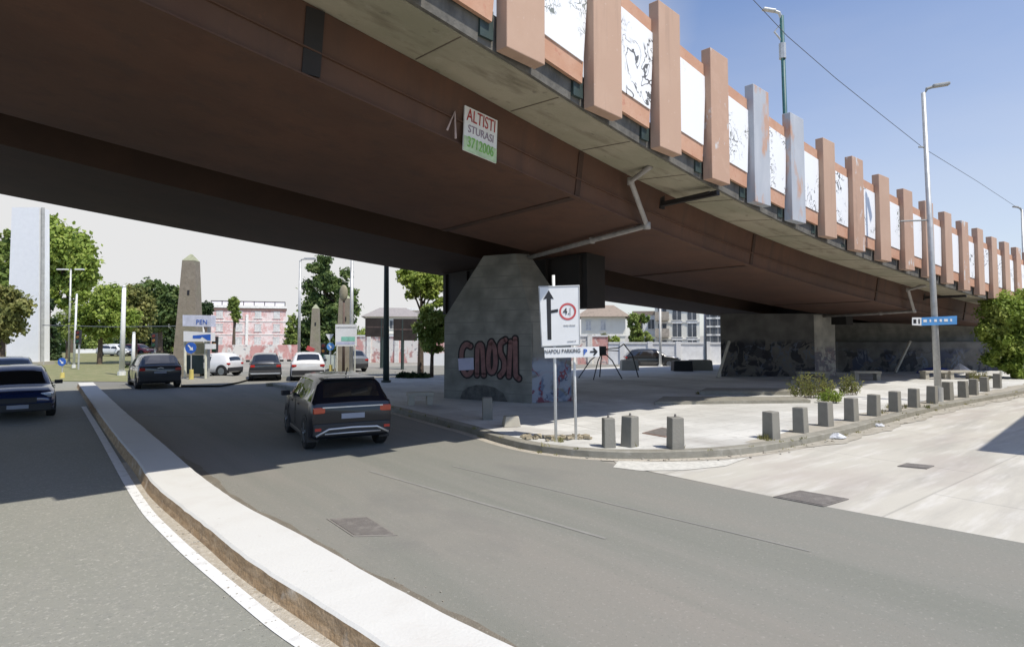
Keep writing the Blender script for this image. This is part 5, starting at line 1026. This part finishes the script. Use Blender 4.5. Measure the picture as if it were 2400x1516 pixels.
# off-frame building whose corner shades the side street
cb = S(*uvof((13.1, 10.15))); mb = MB(); P0 = Vector((13.45, 10.3, 0)); e1 = Vector((.715, .70, 0)) * 22; e2 = Vector((.93, -.36, 0)) * 12
mb.prism([P0, P0 + e1, P0 + e1 + e2, P0 + e2], 0, 8.0); o = mb.build('corner_building', None, M_cream); tag(o, 'cream corner building standing beside the side street, beyond the right edge', 'building')
# ================================================================== VEGETATION
def tree(name, label, x, Y, blobs, m, trunk_r=.2, n=5000, leaf=.22, seed=1, branch=True, group=None, z0=0, cat='tree', squash=1.0, trunkpts=None):
    """blobs in photo pixels at distance Y: (px, py, rx_px, ry_px)"""
    rnd = random.Random(seed); b0 = Vector((AT(x, 800, Y).x, Y, z0)); t = thing(name, label, cat, b0, 0, group); k = Y / F
    B = [(AT(bx, by, Y) - b0, rx * k * 1.1, ry * k * 1.06) for bx, by, rx, ry in blobs]; cz = sum(b[0].z for b in B) / len(B)
    vol = [rx * rx * rz_ for _, rx, rz_ in B]; tot = sum(vol); mb = MB(); V_ = mb.v; Fc = mb.f
    clumps = []
    for (c, rx, rz_), vv in zip(B, vol):
        nc = max(6, int(75 * vv / tot) + 5)
        for _ in range(nc):
            while True:
                d = Vector((rnd.uniform(-1, 1), rnd.uniform(-1, 1), rnd.uniform(-1, 1)))
                if .25 < d.length < 1: break
            d = d.normalized() * (d.length ** .45)
            clumps.append((c + Vector((d.x * rx, d.y * rx * .9, d.z * rz_)) * .86, min(rx, rz_) * rnd.uniform(.26, .50)))
    per = max(1, n // len(clumps))
    for c, r in clumps:
        for _ in range(per):
            g = Vector((rnd.gauss(0, .5), rnd.gauss(0, .5), rnd.gauss(0, .42))); p = c + g * r; nn2 = (g.normalized() * .6 + Vector((rnd.uniform(-1, 1), rnd.uniform(-1, 1), rnd.uniform(-.2, 1)))).normalized()
            a = nn2.cross(Vector((rnd.uniform(-1, 1), rnd.uniform(-1, 1), .3))).normalized(); b = nn2.cross(a); s_ = leaf * rnd.uniform(.5, 1.2); o_ = len(V_)
            V_.append(tuple(p - a * s_ * .5)); V_.append(tuple(p + b * s_ * .34 + nn2 * s_ * .08)); V_.append(tuple(p + a * s_ * .5)); V_.append(tuple(p - b * s_ * .34 + nn2 * s_ * .08)); Fc.append((o_, o_ + 1, o_ + 2, o_ + 3)); mb.mi.append(0)
    if trunk_r:
        tm = MB(); top = max(b[0].z + b[2] * .5 for b in B); mid = sum((b[0] for b in B), Vector()) / len(B)
        tp = trunkpts or [Vector((0, 0, 0)), Vector((mid.x * .2, 0, top * .3)), Vector((mid.x * .6, 0, top * .6)), Vector((mid.x, 0, top * .92))]
        tm.tube(tp, [trunk_r, trunk_r * .8, trunk_r * .5, trunk_r * .12], 8)
        if branch:
            for i in range(9):
                c, r = rnd.choice(clumps); f = rnd.uniform(.28, .8); i0 = min(2, int(f * 3)); s0 = tp[i0].lerp(tp[i0 + 1], f * 3 - i0) if f * 3 - i0 <= 1 else tp[3]
                tm.tube([s0, s0.lerp(c, .5) + Vector((0, 0, .15)), c], [trunk_r * .35, trunk_r * .22, trunk_r * .06], 5)
        tm.build('trunk', t, M_bark)
    mb.build('crown', t, m); return t
tree('poplar_tree', 'huge bright green poplar rising behind the white pylon', 165, 85, [(120, 560, 38, 48), (150, 590, 52, 55), (175, 630, 48, 42), (120, 660, 40, 50), (150, 690, 40, 30), (205, 650, 26, 26)], L_lime, .5, 15000, .75, 2)
tree('poplar_tree', 'narrow green tree at the extreme left behind the pylon', 5, 70, [(8, 560, 14, 34), (0, 620, 26, 46), (2, 680, 24, 30)], L_mid, .35, 5000, .6, 3)
tree('olive_tree', 'brownish green bushy tree overlapping the lower left of the pylon', 5, 44, [(5, 700, 34, 28), (28, 720, 34, 34), (10, 755, 34, 34), (-10, 800, 26, 30)], L_gold, .25, 6500, .34, 4)
tree('round_tree', 'round yellow green tree left of the tall white pole', 235, 52, [(215, 715, 36, 34), (250, 705, 38, 38), (232, 750, 46, 40), (280, 740, 34, 40), (200, 755, 26, 24), (262, 780, 26, 22)], L_lime, .22, 16000, .32, 5, trunkpts=None)
tree('round_tree', 'round golden green tree right of the tall white pole', 318, 55, [(312, 705, 30, 34), (335, 725, 26, 34), (318, 755, 32, 36), (295, 690, 22, 18)], L_gold, .22, 8000, .34, 6)
tree('pine_tree', 'broad dark green umbrella pine left of the tall obelisk', 375, 72, [(365, 685, 48, 24), (395, 700, 36, 30), (350, 720, 44, 26), (385, 745, 44, 28), (410, 735, 28, 24), (340, 690, 26, 20)], L_pine, .35, 16000, .5, 7)
tree('shade_tree', 'dark tree under the round trees behind the parked cars', 390, 80, [(380, 790, 40, 26), (330, 800, 46, 26), (300, 810, 36, 22), (405, 815, 22, 26)], L_dark, .3, 6000, .5, 8)
tree('shade_tree', 'small dark tree at the foot of the pylon', 118, 60, [(115, 760, 16, 22), (110, 800, 22, 34), (122, 835, 16, 20), (112, 715, 14, 18)], L_dark, .2, 5000, .34, 9)
tree('street_tree', 'thin loose tree behind the double headed lamp', 158, 64, [(160, 745, 22, 24), (150, 770, 18, 20), (172, 780, 20, 20)], L_mid, .14, 1800, .3, 10)
tree('conifer_tree', 'tall dark cedar in front of which the small obelisk stands', 768, 75, [(755, 625, 26, 22), (772, 645, 44, 26), (765, 685, 54, 34), (775, 730, 60, 38), (775, 775, 62, 40), (735, 720, 30, 34), (815, 700, 26, 36), (760, 820, 60, 30), (720, 800, 30, 40)], L_pine, .5, 30000, .5, 11)
tree('shrub', 'light green shrub at the right foot of the dark cedar', 872, 62, [(868, 800, 16, 18), (852, 790, 14, 22), (880, 812, 12, 14)], L_lime, .1, 2200, .3, 12)
tree('plane_tree', 'green plane tree with grey trunk just left of the first pier', 986, 36, [(960, 645, 30, 20), (1000, 660, 38, 30), (975, 690, 24, 18), (1020, 690, 26, 26)], L_lime, .2, 7000, .26, 13, z0=.1)
tree('plane_tree', 'lower leafy tree touching the left side of the first pier', 1012, 34, [(1015, 745, 28, 30), (1000, 775, 26, 24), (1030, 770, 26, 34), (1018, 805, 28, 22)], L_mid, .12, 6500, .24, 14, z0=.1)
tree('street_tree', 'dark topped tree on the roofline of the pink building', 548, 100, [(548, 715, 11, 18), (552, 740, 9, 14)], L_mid, .3, 2200, .5, 15)
tree('street_tree', 'dark low tree between the tall obelisk and the pink building', 485, 90, [(483, 722, 14, 14), (478, 735, 16, 10)], L_dark, .3, 2000, .5, 16)
tree('street_tree', 'green shrub tree at the right corner of the pink building', 684, 70, [(684, 790, 14, 26), (690, 760, 12, 22), (680, 815, 14, 24)], L_mid, .2, 2600, .4, 17)
tree('plane_tree', 'bare limbed tree draped with ivy in front of the narrow white house', 1500, 58, [(1488, 755, 14, 22), (1492, 790, 14, 26), (1512, 745, 10, 12), (1515, 800, 12, 22)], L_mid, .28, 4200, .3, 18)
for i, (x, yb, s_, lab) in enumerate(((1392, 800, 11, 'leftmost small round bush above the pink wall'), (1416, 796, 12, 'middle golden bush above the pink wall'), (1441, 800, 10, 'rightmost thin bush above the pink wall'))):
    tree('wall_shrub', lab, x, 58, [(x, yb, s_, s_ * 1.2), (x - 3, yb + 16, s_ * .8, s_)], L_lime if i != 1 else L_gold, .08, 1300, .24, 20 + i)
tree('leafy_tree', 'dense bright green tree at the right edge above the last bollards', 2378, 33, [(2350, 735, 44, 40), (2385, 715, 44, 40), (2345, 775, 46, 38), (2380, 800, 40, 44), (2345, 745, 50, 34), (2400, 760, 50, 60), (2355, 835, 36, 30), (2410, 850, 50, 30), (2375, 862, 30, 22)], L_lime, .12, 30000, .21, 31, z0=.15)
hd_ = tree('hedge', 'dark clipped hedge in the shade left of the first pier', 972, 33.5, [(945, 884, 14, 12), (965, 886, 18, 12), (990, 886, 16, 12)], L_dark, 0, 4500, .14, 33, z0=.1, cat='hedge')
tree('tree_belt', 'continuous dark belt of trees closing the view behind the grass verge', 250, 92, [(110 + 42 * i, 800 + 10 * (i % 2), 34, 36 + 6 * (i % 3)) for i in range(8)], L_mid, 0, 14000, .55, 41, cat='tree belt')['kind'] = 'stuff'
tree('hedge', 'dark shrub between the parked cars and the dark grey suv', 305, 46, [(303, 868, 14, 15), (318, 872, 12, 12)], L_dark, .05, 2200, .2, 34, cat='shrub')
# dry clumps of shrubs beside the low step
def clump(name, label, x, y, wpx, hpx, m, n, seed, lean=0):
    rnd = random.Random(seed); b0 = G(x, y, ZP); k = b0.y / F; t = thing(name, label, 'shrub', b0); mb = MB(); ms = MB(); w = wpx * k; h = hpx * k
    for i in range(n):
        bx = rnd.uniform(-w / 2, w / 2); by = rnd.uniform(-w / 4, w / 4); hh = h * rnd.uniform(.45, 1.0) * (1 - .35 * abs(bx) / (w / 2)); tx = bx + rnd.gauss(0, .08) + bx * .2
        ms.tube([(bx, by, 0), (tx, by, hh)], [.008, .003], 3, cap=False)
        for j in range(26):
            f = rnd.uniform(.15, 1.05); p = Vector((bx + (tx - bx) * f + rnd.gauss(0, .05), by + rnd.gauss(0, .05), hh * f)); d = Vector((rnd.uniform(-1, 1), rnd.uniform(-1, 1), rnd.uniform(0, 1.2))).normalized(); s_ = rnd.uniform(.05, .11); sd = d.cross(Vector((rnd.uniform(-1, 1), rnd.uniform(-1, 1), 0))).normalized()
            mb.add([p, p + d * s_ * .5 + sd * s_ * .22, p + d * s_, p + d * s_ * .5 - sd * s_ * .22], [(0, 1, 2, 3)])
    ms.build('stems', t, M_bark); mb.build('foliage', t, m); return t
clump('shrub_clump', 'tall yellow green clump of shrubs growing behind the low step', 1903, 932, 90, 62, L_gold, 90, 5)
clump('shrub_clump', 'smaller separate clump of shrubs to the right in front of the clear bench', 1990, 925, 36, 46, L_gold, 36, 6)
clump('shrub_clump', 'small bright green bush just behind the third bollard of the row', 1942, 944, 36, 36, L_lime, 40, 7)
clump('shrub_clump', 'dry low bush near the far bollards right of the lamp post', 2295, 893, 34, 26, L_dry, 24, 8)
rnd = random.Random(77)
wd = MB()
def tuft(p, s_, mb):
    for j in range(9):
        d = Vector((rnd.uniform(-.6, .6), rnd.uniform(-.6, .6), 1)).normalized(); sd = Vector((rnd.uniform(-1, 1), rnd.uniform(-1, 1), 0)).normalized() * .012; q = p + Vector((rnd.gauss(0, .04), rnd.gauss(0, .04), 0)); mb.add([q - sd, q + sd, q + d * s_ * rnd.uniform(.5, 1)], [(0, 1, 2)])
for i in range(150):
    j = rnd.randrange(30, 225); p = ke[j]; tuft(S(p[0] + rnd.gauss(0, .03), p[1] + rnd.choice((-.04, -.04, .30)) + rnd.gauss(0, .03), 0.002 if rnd.random() < .6 else ZP), rnd.uniform(.04, .12), wd)
for (x, y) in ((1795, 1026), (1790, 1028), (1800, 1030), (1785, 1026), (1650, 936), (1760, 925), (1680, 938), (1700, 937), (1640, 922), (2120, 955), (2150, 953), (2170, 955), (2190, 945), (2070, 968), (2080, 955), (1480, 1044), (1310, 1034)):
    for k in range(3): tuft(G(x + rnd.uniform(-5, 5), y + rnd.uniform(-2, 2), ZP), rnd.uniform(.08, .2), wd)
o = wd.build('kerb_weeds', None, L_dry); tag(o, 'thin weeds and dry tufts growing along the plaza kerb', 'weeds', kind='stuff')
# grit and litter along median and kerb
gr = MB()
for i in range(420):
    j = rnd.randrange(4, 70); p = Re[j]; s_ = rnd.uniform(.004, .012) * (1 if rnd.random() < .96 else 1.8); q = S(p[0] + abs(rnd.gauss(.12, .16)), p[1], s_ * .3 + .004); gr.box(q, (s_ * 1.4, s_, s_ * .7), rz=rnd.random() * 3)
for i in range(260):
    j = rnd.randrange(4, 70); p = Le[j]; s_ = rnd.uniform(.005, .016); q = S(p[0] - .05 - abs(rnd.gauss(.1, .10)), p[1], s_ * .3 + .004); gr.box(q, (s_ * 1.4, s_, s_ * .7), rz=rnd.random() * 3)
for i in range(200):
    j = rnd.randrange(60, 200); p = ke[j]; s_ = rnd.uniform(.01, .04); q = S(p[0] + rnd.gauss(0, .05), p[1] - abs(rnd.gauss(.12, .12)), s_ * .3 + .004); gr.box(q, (s_ * 1.4, s_, s_ * .6), rz=rnd.random() * 3)
o = gr.build('gutter_gravel', None, layered('gravel', (.38, .36, .31), [((.3, .26, .2), 3, .45, .6, ONE, .8)])); tag(o, 'small stones and grit scattered in the gutters', 'gravel', kind='stuff')
